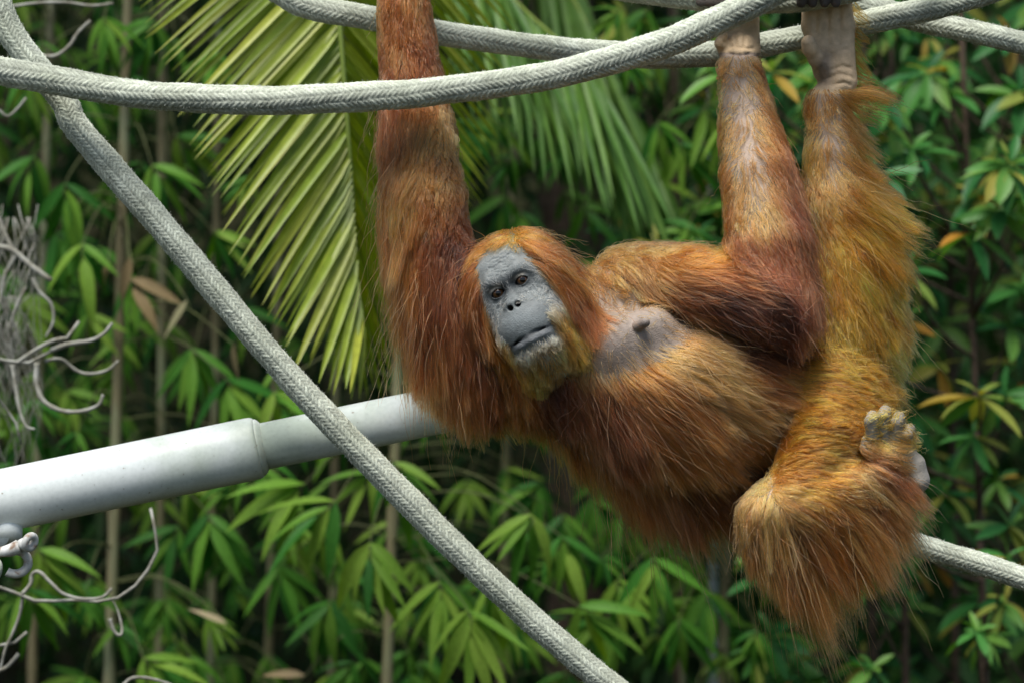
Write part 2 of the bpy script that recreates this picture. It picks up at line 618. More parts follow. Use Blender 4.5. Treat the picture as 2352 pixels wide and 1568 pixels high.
_hl = np.array([H(a, b, c) for a in (-105, 105) for b in (-60, 200) for c in (-90, 75)])
_xlo, _xhi = _hl[:, 0].min(), _hl[:, 0].max()
_ylo, _yhi = _hl[:, 1].min(), _hl[:, 1].max()
_zlo, _zhi = _hl[:, 2].min(), _hl[:, 2].max()
_blo, _bhi = P(790, 1300, 0), P(2190, -240, 0)
gx = axis_grid(_blo[0], _bhi[0], [(_xlo, _xhi, 0.0017), (P(1650, 0)[0], P(1980, 0)[0], 0.0028), (P(1980, 0)[0], P(2140, 0)[0], 0.003)], 0.0046)
gy = axis_grid(-0.23, 0.23, [(_ylo, _yhi, 0.0017), (0.0, 0.075, 0.003)], 0.0046)
gz = axis_grid(_blo[2], _bhi[2], [(_zlo, _zhi, 0.0017), (P(0, 215)[2], P(0, -75)[2], 0.0028), (P(0, 1140)[2], P(0, 925)[2], 0.003)], 0.0046)
BF = body_field(gx, gy, gz, False, True)
BV, BQ = surface_nets(BF, gx, gy, gz)
del BF
# coarse field for the fur
cx = np.arange(_blo[0], _bhi[0], 0.008); cy = np.arange(-0.30, 0.30, 0.008); cz = np.arange(_blo[2] - 0.1, _bhi[2], 0.008)
CF = body_field(cx, cy, cz, True, False)
CG = np.stack(np.gradient(CF, 0.008), -1).astype(np.float32)
_c0 = np.array([cx[0], cy[0], cz[0]])


def field(p):
    q = (p - _c0) / 0.008
    q = np.clip(q, 0.001, np.array(CF.shape) - 1.002)
    i = q.astype(int); f = q - i
    d = np.zeros(len(p)); g = np.zeros((len(p), 3))
    for dx in (0, 1):
        for dy in (0, 1):
            for dz in (0, 1):
                w = (f[:, 0] if dx else 1 - f[:, 0]) * (f[:, 1] if dy else 1 - f[:, 1]) * (f[:, 2] if dz else 1 - f[:, 2])
                d += w * CF[i[:, 0] + dx, i[:, 1] + dy, i[:, 2] + dz]
                g += w[:, None] * CG[i[:, 0] + dx, i[:, 1] + dy, i[:, 2] + dz]
    return d, nrm(g)


RD = np.stack([region_dist(r, BV) for r in REGS], 1)
BREG = RD.argmin(1)
BHL = head_local(BV)
BUV = to_uv(BV)


def sstep(a, b, x):
    t = np.clip((x - a) / (b - a), 0, 1)
    return t * t * (3 - 2 * t)


def mixc(c, col, w):
    return c * (1 - w[:, None]) + np.array(col) * w[:, None]


# skin colouring
SK = np.tile(np.array([0.37, 0.285, 0.225]), (len(BV), 1))
isr = {r: BREG == i for i, r in enumerate(REGS)}
hd = isr['head']
a_, b_, c_ = BHL.T
face = np.array([0.15, 0.168, 0.168])
SK[hd] = face
g = lambda ca, cb, sa, sb: np.exp(-((a_ - ca) / sa) ** 2 - ((b_ - cb) / sb) ** 2) * hd * (c_ > -90)
SK = mixc(SK, (0.03, 0.036, 0.040), np.clip(1.0 * g(-33, 0, 27, 21) + 1.0 * g(33, 0, 27, 21) + 0.7 * g(0, -6, 22, 18), 0, 0.92))  # skin round the eyes darkened to paint the shade of the sockets
SK = mixc(SK, (0.19, 0.215, 0.22), np.clip(g(0, 92, 52, 34), 0, 0.9))
SK = mixc(SK, (0.20, 0.22, 0.22), np.clip(0.8 * g(10, -72, 50, 30), 0, 0.9))
SK = mixc(SK, (0.23, 0.24, 0.25), np.clip(1.1 * np.exp(-((b_ - 132) / 4.5) ** 2) * (np.abs(a_) < 50) * hd * (c_ > 12), 0, 0.8))
SK = mixc(SK, (0.05, 0.055, 0.06), np.clip(1.3 * np.exp(-((b_ - 122.5) / 4.0) ** 2) * (np.abs(a_) < 62) * hd * (c_ > 0), 0, 0.9))
SK = mixc(SK, (0.30, 0.20, 0.10), hd * sstep(150, 172, b_) * 0.9)
for sx in (-1, 1):
    SK = mixc(SK, (0.26, 0.24, 0.20), np.clip(1.2 * np.exp(-(((a_ - sx * 33) / 13) ** 2 + ((b_ + 11) / 4.0) ** 2)) * hd * (c_ > -5), 0, 0.75))
    SK = mixc(SK, (0.012, 0.012, 0.013), np.clip(1.5 * np.exp(-((a_ - sx * 10) / 7) ** 2 - ((b_ - 49) / 7) ** 2) * hd * (c_ < 37) * (c_ > 15), 0, 1))
x_, y_ = BUV.T
palm = (isr['arm_side'] & (y_ < 122)) | (isr['leg_up'] & (y_ < 215)) | (isr['arm_up'] & (y_ < -75))
SK[palm] = (0.62, 0.46, 0.285)
tip = (isr['arm_side'] & (y_ < 25) & (BV[:, 1] < 0)) | (isr['leg_up'] & (y_ < 20) & (BV[:, 1] < 0))
SK[tip] = (0.09, 0.075, 0.065)
SK = mixc(SK, (0.12, 0.10, 0.085), (isr['leg_up'] * np.exp(-((x_ - 1893) / 20) ** 2 - ((y_ - 165) / 38) ** 2)).clip(0, .8))
SK = mixc(SK, (0.24, 0.215, 0.18), isr['foot_bent'] * 1.0)
SK = mixc(SK, (0.36, 0.335, 0.29), isr['foot_bent'] * (y_ > 1030) * sstep(2062, 2084, x_))
SK = mixc(SK, (0.10, 0.085, 0.075), (isr['torso'] * np.exp(-((x_ - 1480) / 15) ** 2 - ((y_ - 742) / 13) ** 2)).clip(0, .85))
SK = mixc(SK, (0.235, 0.20, 0.175), (isr['torso'] * np.exp(-((x_ - 1450) / 140) ** 2 - ((y_ - 765) / 90) ** 2)).clip(0, .8))

skin_m, nt, bs = material('orangutan_skin', rough=0.55, spec=0.3)
at = node(nt, 'ShaderNodeAttribute', attribute_name='skin')
n1 = noise(nt, 60, 4)
mx = node(nt, 'ShaderNodeMix', data_type='RGBA', blend_type='MULTIPLY')
mx.inputs['Factor'].default_value = 0.55
nr = ramp(nt, [(0.3, (0.6, 0.6, 0.6)), (0.7, (1.25, 1.25, 1.25))])
nt.links.new(n1.outputs['Fac'], nr.inputs[0])
nt.links.new(at.outputs['Color'], mx.inputs['A'])
nt.links.new(nr.outputs[0], mx.inputs['B'])
nt.links.new(mx.outputs['Result'], bs.inputs['Base Color'])
vo = node(nt, 'ShaderNodeTexVoronoi', feature='DISTANCE_TO_EDGE')
vo.inputs['Scale'].default_value = 230
tc = node(nt, 'ShaderNodeTexCoord')
nt.links.new(tc.outputs['Object'], vo.inputs['Vector'])
n2 = noise(nt, 160, 5)
ad = node(nt, 'ShaderNodeMath', operation='ADD')
nt.links.new(vo.outputs['Distance'], ad.inputs[0])
nt.links.new(n2.outputs['Fac'], ad.inputs[1])
bump(nt, bs, ad.outputs[0], 0.45, 0.0022)

orang = empty('orangutan', tuple(P(1560, 1100, 20)))
tag(orang, 'shaggy rust-orange orangutan with grey face hanging from the ropes by hands and foot', 'orangutan')
bme = mesh_data('body', BV, BQ, skin_m)
add_attr(bme, 'skin', SK)
body = obj('body', bme, orang)

# eyes
eye_m, nt, bs = material('eye_ball', (0.03, 0.018, 0.01), 0.04, 0.6)
geo = node(nt, 'ShaderNodeTexCoord')
sep = node(nt, 'ShaderNodeSeparateXYZ')
nt.links.new(geo.outputs['Object'], sep.inputs[0])
cr = ramp(nt, [(0.0, (0.03, 0.022, 0.018)), (0.66, (0.03, 0.022, 0.018)), (0.72, (0.055, 0.026, 0.010)), (0.90, (0.075, 0.035, 0.012)), (0.94, (0.003, 0.003, 0.003)), (1.0, (0.002, 0.002, 0.002))])
nt.links.new(sep.outputs['Z'], cr.inputs[0])
nt.links.new(cr.outputs[0], bs.inputs['Base Color'])
import bmesh
bm = bmesh.new()
bmesh.ops.create_uvsphere(bm, u_segments=32, v_segments=20, radius=1.0)
eme = bpy.data.meshes.new('eye'); bm.to_mesh(eme); bm.free()
eme.polygons.foreach_set('use_smooth', np.full(len(eme.polygons), True)); eme.materials.append(eye_m)
gaze = nrm(img_dir(HF) + 0.10 * img_dir(HR) + np.array([0.12, 0, 0.02]))
for c, sx in lids:
    e = obj('eye', eme, orang)
    e.matrix_parent_inverse = Matrix.Translation(orang.location).inverted()
    e.matrix_basis = Matrix.Translation(Vector(c)) @ Vector(gaze).to_track_quat('Z', 'Y').to_matrix().to_4x4() @ Matrix.Scale(16.4 * S, 4)
print('BODY', len(BV), len(BQ))
# ------------------------------------------------------------------ orangutan: fur
RUST = (0.36, 0.088, 0.018); ORNG = (0.48, 0.118, 0.012); BRWN = (0.19, 0.050, 0.015); DARK = (0.042, 0.012, 0.006)
TAN = (0.47, 0.165, 0.042); GOLD = (0.56, 0.142, 0.012); BLND = (0.66, 0.21, 0.022); CREAM = (0.66, 0.55, 0.34); GREY = (0.40, 0.42, 0.39)
AUB = (0.25, 0.062, 0.024)

hair_m = bpy.data.materials.new('orangutan_hair')
hair_m.use_nodes = True
nt = hair_m.node_tree
nt.nodes.remove(nt.nodes['Principled BSDF'])
hb = nt.nodes.new('ShaderNodeBsdfHairPrincipled')
hb.model = 'CHIANG'
hb.parametrization = 'COLOR'
hb.inputs['Roughness'].default_value = 0.32
hb.inputs['Radial Roughness'].default_value = 0.45
hb.inputs['Coat'].default_value = 0.0
hb.inputs['IOR'].default_value = 1.45
hb.inputs['Random Roughness'].default_value = 0.3
at = node(nt, 'ShaderNodeAttribute', attribute_name='hair_col')
nt.links.new(at.outputs['Color'], hb.inputs['Color'])
nt.links.new(hb.outputs[0], nt.nodes['Material Output'].inputs['Surface'])

# triangles of the body for scattering roots
TRI = np.vstack([BQ[:, [0, 1, 2]], BQ[:, [0, 2, 3]]])
_ta, _tb, _tc = BV[TRI[:, 0]], BV[TRI[:, 1]], BV[TRI[:, 2]]
TN = np.cross(_tb - _ta, _tc - _ta)
TAREA = np.linalg.norm(TN, axis=1) * 0.5
TREG = BREG[TRI[:, 0]]


def scatter(reg, n, w=None):
    idx = np.flatnonzero(TREG == REGS.index(reg))
    pr = TAREA[idx].copy()
    # the side turned from the camera gets fewer strands
    back = sstep(-0.2, 0.6, nrm(TN[idx])[:, 1])
    pr *= 1 - 0.6 * back
    k = rng.choice(idx, n, p=pr / pr.sum())
    u, v = rng.random(n), rng.random(n)
    m = u + v > 1
    u[m], v[m] = 1 - u[m], 1 - v[m]
    return _ta[k] + u[:, None] * (_tb[k] - _ta[k]) + v[:, None] * (_tc[k] - _ta[k])


def strands(p0, flow, length, K=9, lift=0.35, grav=0.25, layer=0.010, clump=0.7, wave=0.0012, stiff=0.55, jit=0.12):
    n = len(p0)
    down = np.array([0, 0, -1.0])
    d, nn = field(p0)
    ln = length * (0.5 + 0.6 * rng.random(n) ** 1.3) * np.where(rng.random(n) < 0.10, 1.5, 1.0)
    seg = (ln / (K - 1))[:, None]
    fl = nrm(flow + jit * rng.normal(size=(n, 3)))
    pts = np.zeros((n, K, 3))
    pts[:, 0] = p0
    p = p0.copy()
    tang = nrm(fl - nn * np.sum(fl * nn, 1, keepdims=True) * 0.9)
    dr = nrm(tang + lift * nn * (0.6 + 0.8 * rng.random((n, 1))))
    lay = layer * rng.random(n)
    for i in range(1, K):
        t = i / (K - 1)
        p = p + dr * seg
        d, g = field(p)
        near = (1 - sstep(0.008, 0.035, d))[:, None]
        want = nrm(fl * (1 - grav * t) + down * grav * t)
        want = want - near * g * np.minimum(np.sum(want * g, 1, keepdims=True), 0.15)
        dr = nrm(stiff * dr + (1 - stiff) * nrm(want))
        tgt = 0.0015 + lay * min(1, 2.2 * t)
        push = np.maximum(tgt - d, 0)
        p = p + g * np.minimum(push, 0.012)[:, None]
        pts[:, i] = p
    # locks: strands gather round guide strands towards the tips
    t = np.linspace(0, 1, K)[None, :, None]
    tone = np.zeros(n)
    for every, w, tw in ((140, 0.40, 0.24), (36, 0.35, 0.24), (10, clump, 0.24)):
        ng = max(n // every, 1)
        gi = rng.choice(n, ng, replace=False)
        kd = kdtree.KDTree(ng)
        for q, j in enumerate(gi): kd.insert(p0[j], q)
        kd.balance()
        own = np.array([kd.find(q)[1] for q in p0])
        gp = pts[gi][own]
        sep = np.linalg.norm(p0 - p0[gi][own], axis=1)
        ww = (w * (sep < 0.035) * (0.6 + 0.6 * rng.random(n)))[:, None, None]
        pts = pts + ww * t ** 1.3 * (gp - pts)
        tone += tw * rng.normal(size=ng)[own]
    # small waves
    ax = nrm(rng.normal(size=(n, 3)))[:, None]
    ph = rng.random(n)[:, None] * 6.28
    fr = (1.5 + 2.5 * rng.random(n))[:, None]
    pts = pts + ax * (wave * np.sin(ph + fr * 6.28 * t[..., 0]) * t[..., 0])[..., None]
    return pts, tone


def field_from(ctrl, uv, sig):
    c = np.array([[q[0], q[1], q[2], q[3], q[4], q[5]] for q in ctrl], float)
    col = np.array([q[6] for q in ctrl], float)
    fd = np.array([q[7] if len(q) > 7 else 0.0 for q in ctrl])
    d2 = ((uv[:, None] - c[None, :, :2]) ** 2).sum(2)
    w = np.exp(-d2 / (2 * sig ** 2)) + 1e-9 / (d2 + 1)
    w /= w.sum(1, keepdims=True)
    f2 = nrm(c[:, 2:4])
    fl = np.stack([w @ f2[:, 0], w @ fd, -(w @ f2[:, 1])], 1)
    return nrm(fl), w @ c[:, 4], w @ c[:, 5], w @ col


def curves_object(name, pts, col, r0, r1, parent):
    n, K = pts.shape[:2]
    cu = bpy.data.hair_curves.new(name)
    cu.add_curves([K] * n)
    cu.attributes['position'].data.foreach_set('vector', pts.astype(np.float32).ravel())
    ra = cu.attributes.get('radius') or cu.attributes.new('radius', 'FLOAT', 'POINT')
    t = np.linspace(0, 1, K)
    rr = (r0 + (r1 - r0) * t ** 1.5)[None, :] * np.ones((n, 1))
    ra.data.foreach_set('value', rr.astype(np.float32).ravel())
    ca = cu.attributes.new('hair_col', 'FLOAT_COLOR', 'CURVE')
    c4 = np.ones((n, 4), np.float32); c4[:, :3] = col
    ca.data.foreach_set('color', c4.ravel())
    cu.materials.append(hair_m)
    o = bpy.data.objects.new(name, cu)
    COL.objects.link(o)
    o.parent = parent
    o.matrix_parent_inverse = Matrix.Translation(parent.location).inverted()
    o['kind'] = 'stuff'
    return o


def fur(name, reg, n, ctrl, sig=60, mask=None, r0=0.00056, r1=0.00014, **kw):
    n = int(n * 0.85)
    p = scatter(reg, n)
    uv = to_uv(p)
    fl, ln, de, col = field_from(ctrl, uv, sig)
    keep = rng.random(n) < de
    if mask is not None: keep &= mask(p, uv)
    p, fl, ln, col = p[keep], fl[keep], ln[keep], col[keep]
    kw = dict(kw)
    pts, tone = strands(p, fl, ln * S, **kw)
    # flyaway guard hairs
    m = rng.random(len(p)) < 0.036
    kg = dict(kw); kg.update(lift=0.9, clump=0.12, wave=0.0035, jit=0.3)
    gp, gt = strands(p[m], fl[m], ln[m] * 1.25 * S, **kg)
    pts = np.concatenate([pts, gp]); tone = np.concatenate([tone, gt]); col = np.concatenate([col, col[m] * 1.0]); p = np.concatenate([p, p[m]])
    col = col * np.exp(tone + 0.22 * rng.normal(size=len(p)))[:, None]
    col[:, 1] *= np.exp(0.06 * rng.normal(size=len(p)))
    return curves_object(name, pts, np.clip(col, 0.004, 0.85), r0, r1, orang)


Zf = lambda x, y: (976.2 + x * 0.293, 488.1 + y * 0.293)

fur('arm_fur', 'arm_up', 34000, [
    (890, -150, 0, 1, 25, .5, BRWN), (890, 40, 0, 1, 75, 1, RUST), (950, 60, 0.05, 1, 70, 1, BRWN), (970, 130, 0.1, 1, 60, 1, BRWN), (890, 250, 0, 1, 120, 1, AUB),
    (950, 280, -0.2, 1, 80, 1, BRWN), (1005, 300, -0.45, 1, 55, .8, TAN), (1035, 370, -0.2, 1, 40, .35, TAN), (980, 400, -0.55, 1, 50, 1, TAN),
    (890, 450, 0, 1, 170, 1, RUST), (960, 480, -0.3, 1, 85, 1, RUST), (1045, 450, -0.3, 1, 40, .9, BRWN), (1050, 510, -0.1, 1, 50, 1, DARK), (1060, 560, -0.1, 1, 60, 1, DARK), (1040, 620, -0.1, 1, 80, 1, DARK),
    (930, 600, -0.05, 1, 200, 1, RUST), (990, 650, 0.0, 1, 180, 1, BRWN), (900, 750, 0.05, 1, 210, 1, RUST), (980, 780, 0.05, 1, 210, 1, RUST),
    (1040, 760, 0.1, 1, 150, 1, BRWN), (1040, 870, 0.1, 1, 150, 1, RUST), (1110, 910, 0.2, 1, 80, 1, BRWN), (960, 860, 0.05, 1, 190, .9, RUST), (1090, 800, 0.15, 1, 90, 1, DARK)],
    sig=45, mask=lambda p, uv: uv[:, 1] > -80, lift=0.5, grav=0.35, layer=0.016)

def bare_chest(uv):
    x, y = uv[:, 0] - 1455, uv[:, 1] - 758
    ca, sa = math.cos(-0.36), math.sin(-0.36)
    r = np.hypot((x * ca + y * sa) / 140, (-x * sa + y * ca) / 82)
    return rng.random(len(x)) < np.clip((r - 0.85) / 0.3, 0.22, 1)


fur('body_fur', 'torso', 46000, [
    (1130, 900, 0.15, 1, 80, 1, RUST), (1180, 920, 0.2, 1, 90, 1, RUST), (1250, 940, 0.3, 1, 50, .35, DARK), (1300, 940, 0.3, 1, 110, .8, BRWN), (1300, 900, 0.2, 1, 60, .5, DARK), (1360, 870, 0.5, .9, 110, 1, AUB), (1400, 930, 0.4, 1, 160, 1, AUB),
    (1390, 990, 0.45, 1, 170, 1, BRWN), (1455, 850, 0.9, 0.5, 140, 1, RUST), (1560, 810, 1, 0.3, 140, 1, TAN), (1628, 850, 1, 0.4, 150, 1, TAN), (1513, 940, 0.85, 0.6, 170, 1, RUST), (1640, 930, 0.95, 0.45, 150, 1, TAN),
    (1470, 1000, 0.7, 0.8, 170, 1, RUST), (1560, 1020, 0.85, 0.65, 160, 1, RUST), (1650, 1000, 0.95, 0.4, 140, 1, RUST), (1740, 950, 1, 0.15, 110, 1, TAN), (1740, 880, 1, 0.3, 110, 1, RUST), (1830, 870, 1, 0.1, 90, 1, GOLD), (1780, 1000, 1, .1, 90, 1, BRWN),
    (1700, 795, 1, 0.2, 70, 1, DARK), (1790, 815, 1, 0.3, 70, 1, DARK),  # dark fur colour paints the deep shade between arm and belly
    (1400, 745, 0.5, 0.5, 22, .05, TAN), (1440, 785, 0.5, 0.5, 22, .05, TAN), (1370, 790, 0.4, 0.8, 25, .05, TAN), (1350, 740, 0.4, 0.8, 25, .05, TAN), (1390, 700, 0.4, 0.8, 25, .08, TAN), (1470, 740, 0.7, 0.4, 24, .05, TAN), (1510, 755, 0.7, 0.4, 24, .06, TAN),
    (1360, 825, 0.4, 0.8, 30, .12, TAN), (1420, 820, 0.5, 0.8, 24, .10, TAN), (1550, 745, 0.9, 0.2, 30, .25, TAN), (1430, 690, 0.7, 0.6, 40, .25, TAN),
    (1400, 610, 0.6, .8, 65, 1, TAN), (1360, 640, 0.5, .9, 50, .8, TAN), (1470, 620, 0.7, .7, 65, 1, TAN), (1350, 690, 0.6, 0.8, 30, .2, TAN), (1500, 690, .9, .4, 50, .7, RUST)],
    sig=30, lift=0.35, grav=0.25, layer=0.016, mask=lambda p, uv: bare_chest(uv))
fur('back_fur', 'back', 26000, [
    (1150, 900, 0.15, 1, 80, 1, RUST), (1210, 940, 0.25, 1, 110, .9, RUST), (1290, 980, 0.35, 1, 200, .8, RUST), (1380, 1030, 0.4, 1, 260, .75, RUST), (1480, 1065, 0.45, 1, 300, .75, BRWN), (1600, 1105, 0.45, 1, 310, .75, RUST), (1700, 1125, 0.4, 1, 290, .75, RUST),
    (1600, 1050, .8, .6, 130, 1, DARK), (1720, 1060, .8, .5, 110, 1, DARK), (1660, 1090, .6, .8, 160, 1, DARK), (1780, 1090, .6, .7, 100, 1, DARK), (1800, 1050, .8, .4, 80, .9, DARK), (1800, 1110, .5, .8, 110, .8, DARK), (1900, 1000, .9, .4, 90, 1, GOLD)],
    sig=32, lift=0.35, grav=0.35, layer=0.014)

fur('shoulder_fur', 'arm_side', 32000, [
    (1420, 585, 0.7, 0.6, 70, 1, TAN), (1480, 610, 0.6, 0.8, 95, 1, TAN), (1540, 610, 1, 0.2, 95, 1, RUST), (1520, 570, 1, 0.1, 70, 1, TAN), (1600, 560, 0.9, -.1, 40, .08, GOLD), (1630, 562, 0.9, 0, 40, .12, GOLD), (1560, 565, 0.9, -.1, 50, .4, GOLD), (1600, 620, 1, 0.15, 110, 1, BRWN), (1700, 640, 1, 0.2, 110, 1, BRWN),
    (1560, 700, 1, 0.3, 110, 1, BRWN), (1660, 700, 1, 0.35, 110, 1, DARK), (1660, 740, 1, 0.4, 110, 1, DARK), (1780, 700, .8, .5, 90, 1, DARK), (1760, 730, .9, 0.5, 100, 1, DARK), (1720, 750, .9, .5, 100, 1, DARK), (1810, 760, .5, .9, 80, 1, DARK), (1840, 740, 0.1, 1, 90, 1, BRWN), (1840, 660, 0.3, 1, 110, 1, AUB),  # dark underside fur, deepened to paint the shaded hollow below the arm
    (1660, 160, 0, 1, 45, .8, TAN), (1655, 280, 0, 1, 70, 1, ORNG), (1660, 400, 0.02, 1, 75, 1, RUST), (1670, 500, 0.1, 1, 60, 1, RUST),
    (1700, 170, 0.1, 1, 24, .05, TAN), (1690, 215, 0.1, 1, 24, .07, TAN), (1710, 230, 0.1, 1, 28, .07, TAN), (1695, 280, 0.1, 1, 30, .1, TAN), (1718, 300, 0.1, 1, 32, .1, TAN), (1700, 350, 0.1, 1, 36, .14, TAN), (1725, 380, 0.2, 1, 40, .16, TAN), (1715, 430, 0.2, 1, 40, .2, TAN), (1730, 490, 0.3, 1, 55, .55, TAN),
    (1740, 180, 0.3, 1, 70, 1, RUST), (1770, 280, 0.5, 1, 85, 1, RUST), (1790, 360, 0.5, 1, 95, 1, AUB), (1820, 460, 0.5, 1, 100, 1, AUB), (1850, 560, 0.3, 1, 100, 1, BRWN), (1770, 580, 0.4, 1, 80, .9, AUB), (1700, 570, 0.7, 0.6, 70, .8, AUB)],
    sig=28, mask=lambda p, uv: (uv[:, 1] > 128), lift=0.3, grav=0.2, layer=0.012)

fur('leg_fur', 'leg_up', 34000, [
    (1860, 250, 0.05, 1, 70, .9, ORNG), (1862, 350, 0.05, 1, 80, 1, ORNG), (1875, 430, 0.1, 1, 80, 1, RUST), (1890, 250, 0.3, 1, 25, .12, TAN), (1915, 250, 0.6, 1, 25, .12, TAN), (1895, 310, 0.3, 1, 25, .15, TAN), (1920, 330, 0.5, 1, 30, .15, TAN), (1900, 390, 0.3, 1, 35, .25, TAN), (1930, 400, 0.6, .8, 40, .35, TAN), (1910, 440, 0.4, 1, 50, .5, TAN),
    (1948, 225, 1, 0.05, 150, 1, ORNG), (1958, 300, 1, 0.25, 150, .6, ORNG), (1966, 380, 1, 0.3, 170, .6, GOLD), (1985, 450, 1, 0.35, 170, .7, GOLD), (1930, 470, 0.8, 0.5, 110, 1, GOLD),
    (1995, 560, 0.75, 0.8, 120, 1, GOLD), (1930, 560, 0.4, 1, 100, 1, GOLD), (1960, 650, 0.45, 1, 110, 1, GOLD), (2020, 680, 0.65, .9, 110, 1, GOLD), (2040, 790, 0.6, .9, 100, 1, BLND),
    (1900, 700, 0.3, 1, 80, .9, BLND), (1960, 790, 0.4, 1, 90, 1, BLND), (1985, 640, .5, 1, 100, 1, BLND), (1900, 830, 0.5, 0.8, 70, .9, BLND), (1980, 870, 0.7, 0.5, 90, 1, GOLD), (1960, 120, 0.9, 0.5, 60, .5, ORNG)],
    sig=27, mask=lambda p, uv: (uv[:, 1] > 205) | ((uv[:, 0] > 1955) & (p[:, 1] > 0.045)), lift=0.4, grav=0.12, layer=0.014)

fur('leg_fur', 'leg_bent', 40000, [
    (1900, 880, 0.9, 0.15, 80, 1, GOLD), (1980, 940, 0.9, 0.3, 70, 1, GOLD), (1870, 980, 1, 0.05, 65, 1, GOLD), (1950, 1010, 1, 0.0, 60, 1, GOLD), (1840, 1060, 0.9, -0.1, 60, .9, ORNG),
    (1900, 1085, 0.9, -0.25, 60, 1, ORNG), (1820, 1125, 0.8, -0.3, 60, .9, ORNG), (1766, 1158, -0.4, 0.8, 30, .30, TAN), (1720, 1190, 0.0, 1, 70, 1, TAN), (1722, 1240, 0.35, 1, 250, .8, RUST),
    (1790, 1165, 0.6, .7, 70, 1, TAN), (1800, 1235, 0.42, 1, 330, .55, RUST), (1880, 1215, 0.42, 1, 290, .55, RUST), (1870, 1135, 0.8, .3, 55, .7, ORNG), (1880, 1175, 0.5, .8, 110, .9, RUST), (1950, 1180, 0.45, 1, 260, .5, RUST), (1960, 1100, 0.8, .3, 50, .6, TAN),
    (2010, 1150, 0.6, 0.8, 210, .5, RUST), (2030, 1080, 0.7, 0.5, 60, 1, AUB), (2050, 1120, 0.85, 0.6, 150, .6, RUST)],
    sig=28, lift=0.3, grav=0.25, layer=0.012)
fur('foot_fur', 'foot_bent', 6000, [
    (2040, 1040, 1, 0.2, 40, .9, TAN), (2005, 1045, 1, 0.2, 50, .9, BRWN), (2030, 1005, .9, 0, 26, .35, BLND), (2040, 1085, .8, .5, 70, 1, BRWN), (2000, 960, 0.6, -0.5, 22, .16, BLND), (2050, 955, 0.8, -0.4, 24, .16, BLND), (2085, 1000, 1, 0.1, 30, .16, BLND), (2110, 1080, 1, 0, 25, .02, GOLD)],
    sig=22, lift=0.4, grav=0.1, layer=0.006, mask=lambda p, uv: ~((uv[:, 0] > 2070) & (uv[:, 1] > 1035)))


def bare_face(p, uv):
    a, b, c = head_local(p).T
    w = np.where(b < 0, 74 + 0.25 * b, 78 + 0.24 * b)
    j = rng.normal(size=len(a))
    inside = (np.abs(a - 4) < w * (1 + 0.06 * j)) & (b > -108 + 0.010 * a ** 2 + 5 * j) & (c > -92 + 4 * j)
    return inside


fur('head_hair', 'head', 24000, [
    (*Zf(640, 110), -1, 0.1, 45, 1, ORNG), (*Zf(560, 140), -1, 0.3, 60, 1, ORNG), (*Zf(430, 200), -1, 0.55, 75, 1, RUST), (*Zf(340, 300), -.5, 1, 100, 1, RUST), (*Zf(280, 450), -.2, 1, 120, 1, RUST),
    (*Zf(260, 650), 0.05, 1, 130, 1, BRWN), (*Zf(330, 850), 0.25, 1, 130, 1, RUST), (*Zf(450, 1050), 0.4, 1, 110, 1, ORNG), (*Zf(560, 1200), 0.3, 1, 70, 1, GOLD),
    (*Zf(720, 110), 1, 0.1, 60, 1, ORNG), (*Zf(800, 140), 1, 0.3, 80, 1, RUST), (*Zf(950, 250), 0.8, 0.7, 110, 1, RUST), (*Zf(870, 230), 0.9, 0.6, 90, 1, RUST), (*Zf(1050, 420), 0.65, 0.85, 130, 1, RUST), (*Zf(1150, 600), 0.5, 0.95, 150, 1, AUB),
    (*Zf(1180, 750), 0.3, 1, 150, 1, RUST), (*Zf(1160, 900), 0.15, 1, 110, 1, GOLD), (*Zf(1200, 1050), 0.2, 1, 80, 1, GOLD), (*Zf(1150, 1200), 0.1, 1, 70, 1, GOLD), (*Zf(900, 1280), -0.1, 1, 55, .5, BRWN), (*Zf(720, 1250), -0.1, 1, 70, 1, BLND)],
    sig=28, mask=lambda p, uv: ~bare_face(p, uv) & (head_local(p)[:, 1] < 140), lift=0.18, grav=0.12, layer=0.010, stiff=0.5)

# beard along the jaw and chin, fuzz on the cheeks
def beard(n):
    p = scatter('head', n)
    a, b, c = head_local(p).T
    rim = sstep(50, 66, np.abs(a)) * sstep(78, 108, b) + sstep(146, 164, b) + 0.6 * sstep(138, 152, b)
    keep = (rng.random(n) < rim) & (c > -105)
    p, a, b, c = p[keep], a[keep], b[keep], c[keep]
    fl = nrm(img_dir(HD)[None] * (0.9 + 0 * a[:, None]) + img_dir(HR)[None] * (a / 160)[:, None] + np.array([0, 0, -0.45]) - 0.25 * img_dir(HF)[None])
    side = sstep(44, 64, np.abs(a)) * sstep(84, 118, b)
    under = sstep(152, 178, b)
    ln = 15 + 22 * under + 24 * side
    keep2 = rng.random(len(p)) > 0.8 * under * (np.abs(a - 8) < 22)
    p, a, b, c, fl, ln, side, under = p[keep2], a[keep2], b[keep2], c[keep2], fl[keep2], ln[keep2], side[keep2], under[keep2]
    pts, tone = strands(p, fl, ln * S, lift=0.35, grav=0.3, layer=0.008, clump=0.6, wave=0.0008)
    w = np.clip(side + 0.9 * under, 0, 1)[:, None]
    col = np.array((0.64, 0.46, 0.25)) * (1 - w) + np.array((0.58, 0.205, 0.030)) * w
    col = col * np.exp(tone + 0.15 * rng.normal(size=len(p)))[:, None]
    return curves_object('beard', pts, np.clip(col, 0.01, 0.85), 0.00052, 0.00012, orang)


beard(40000)


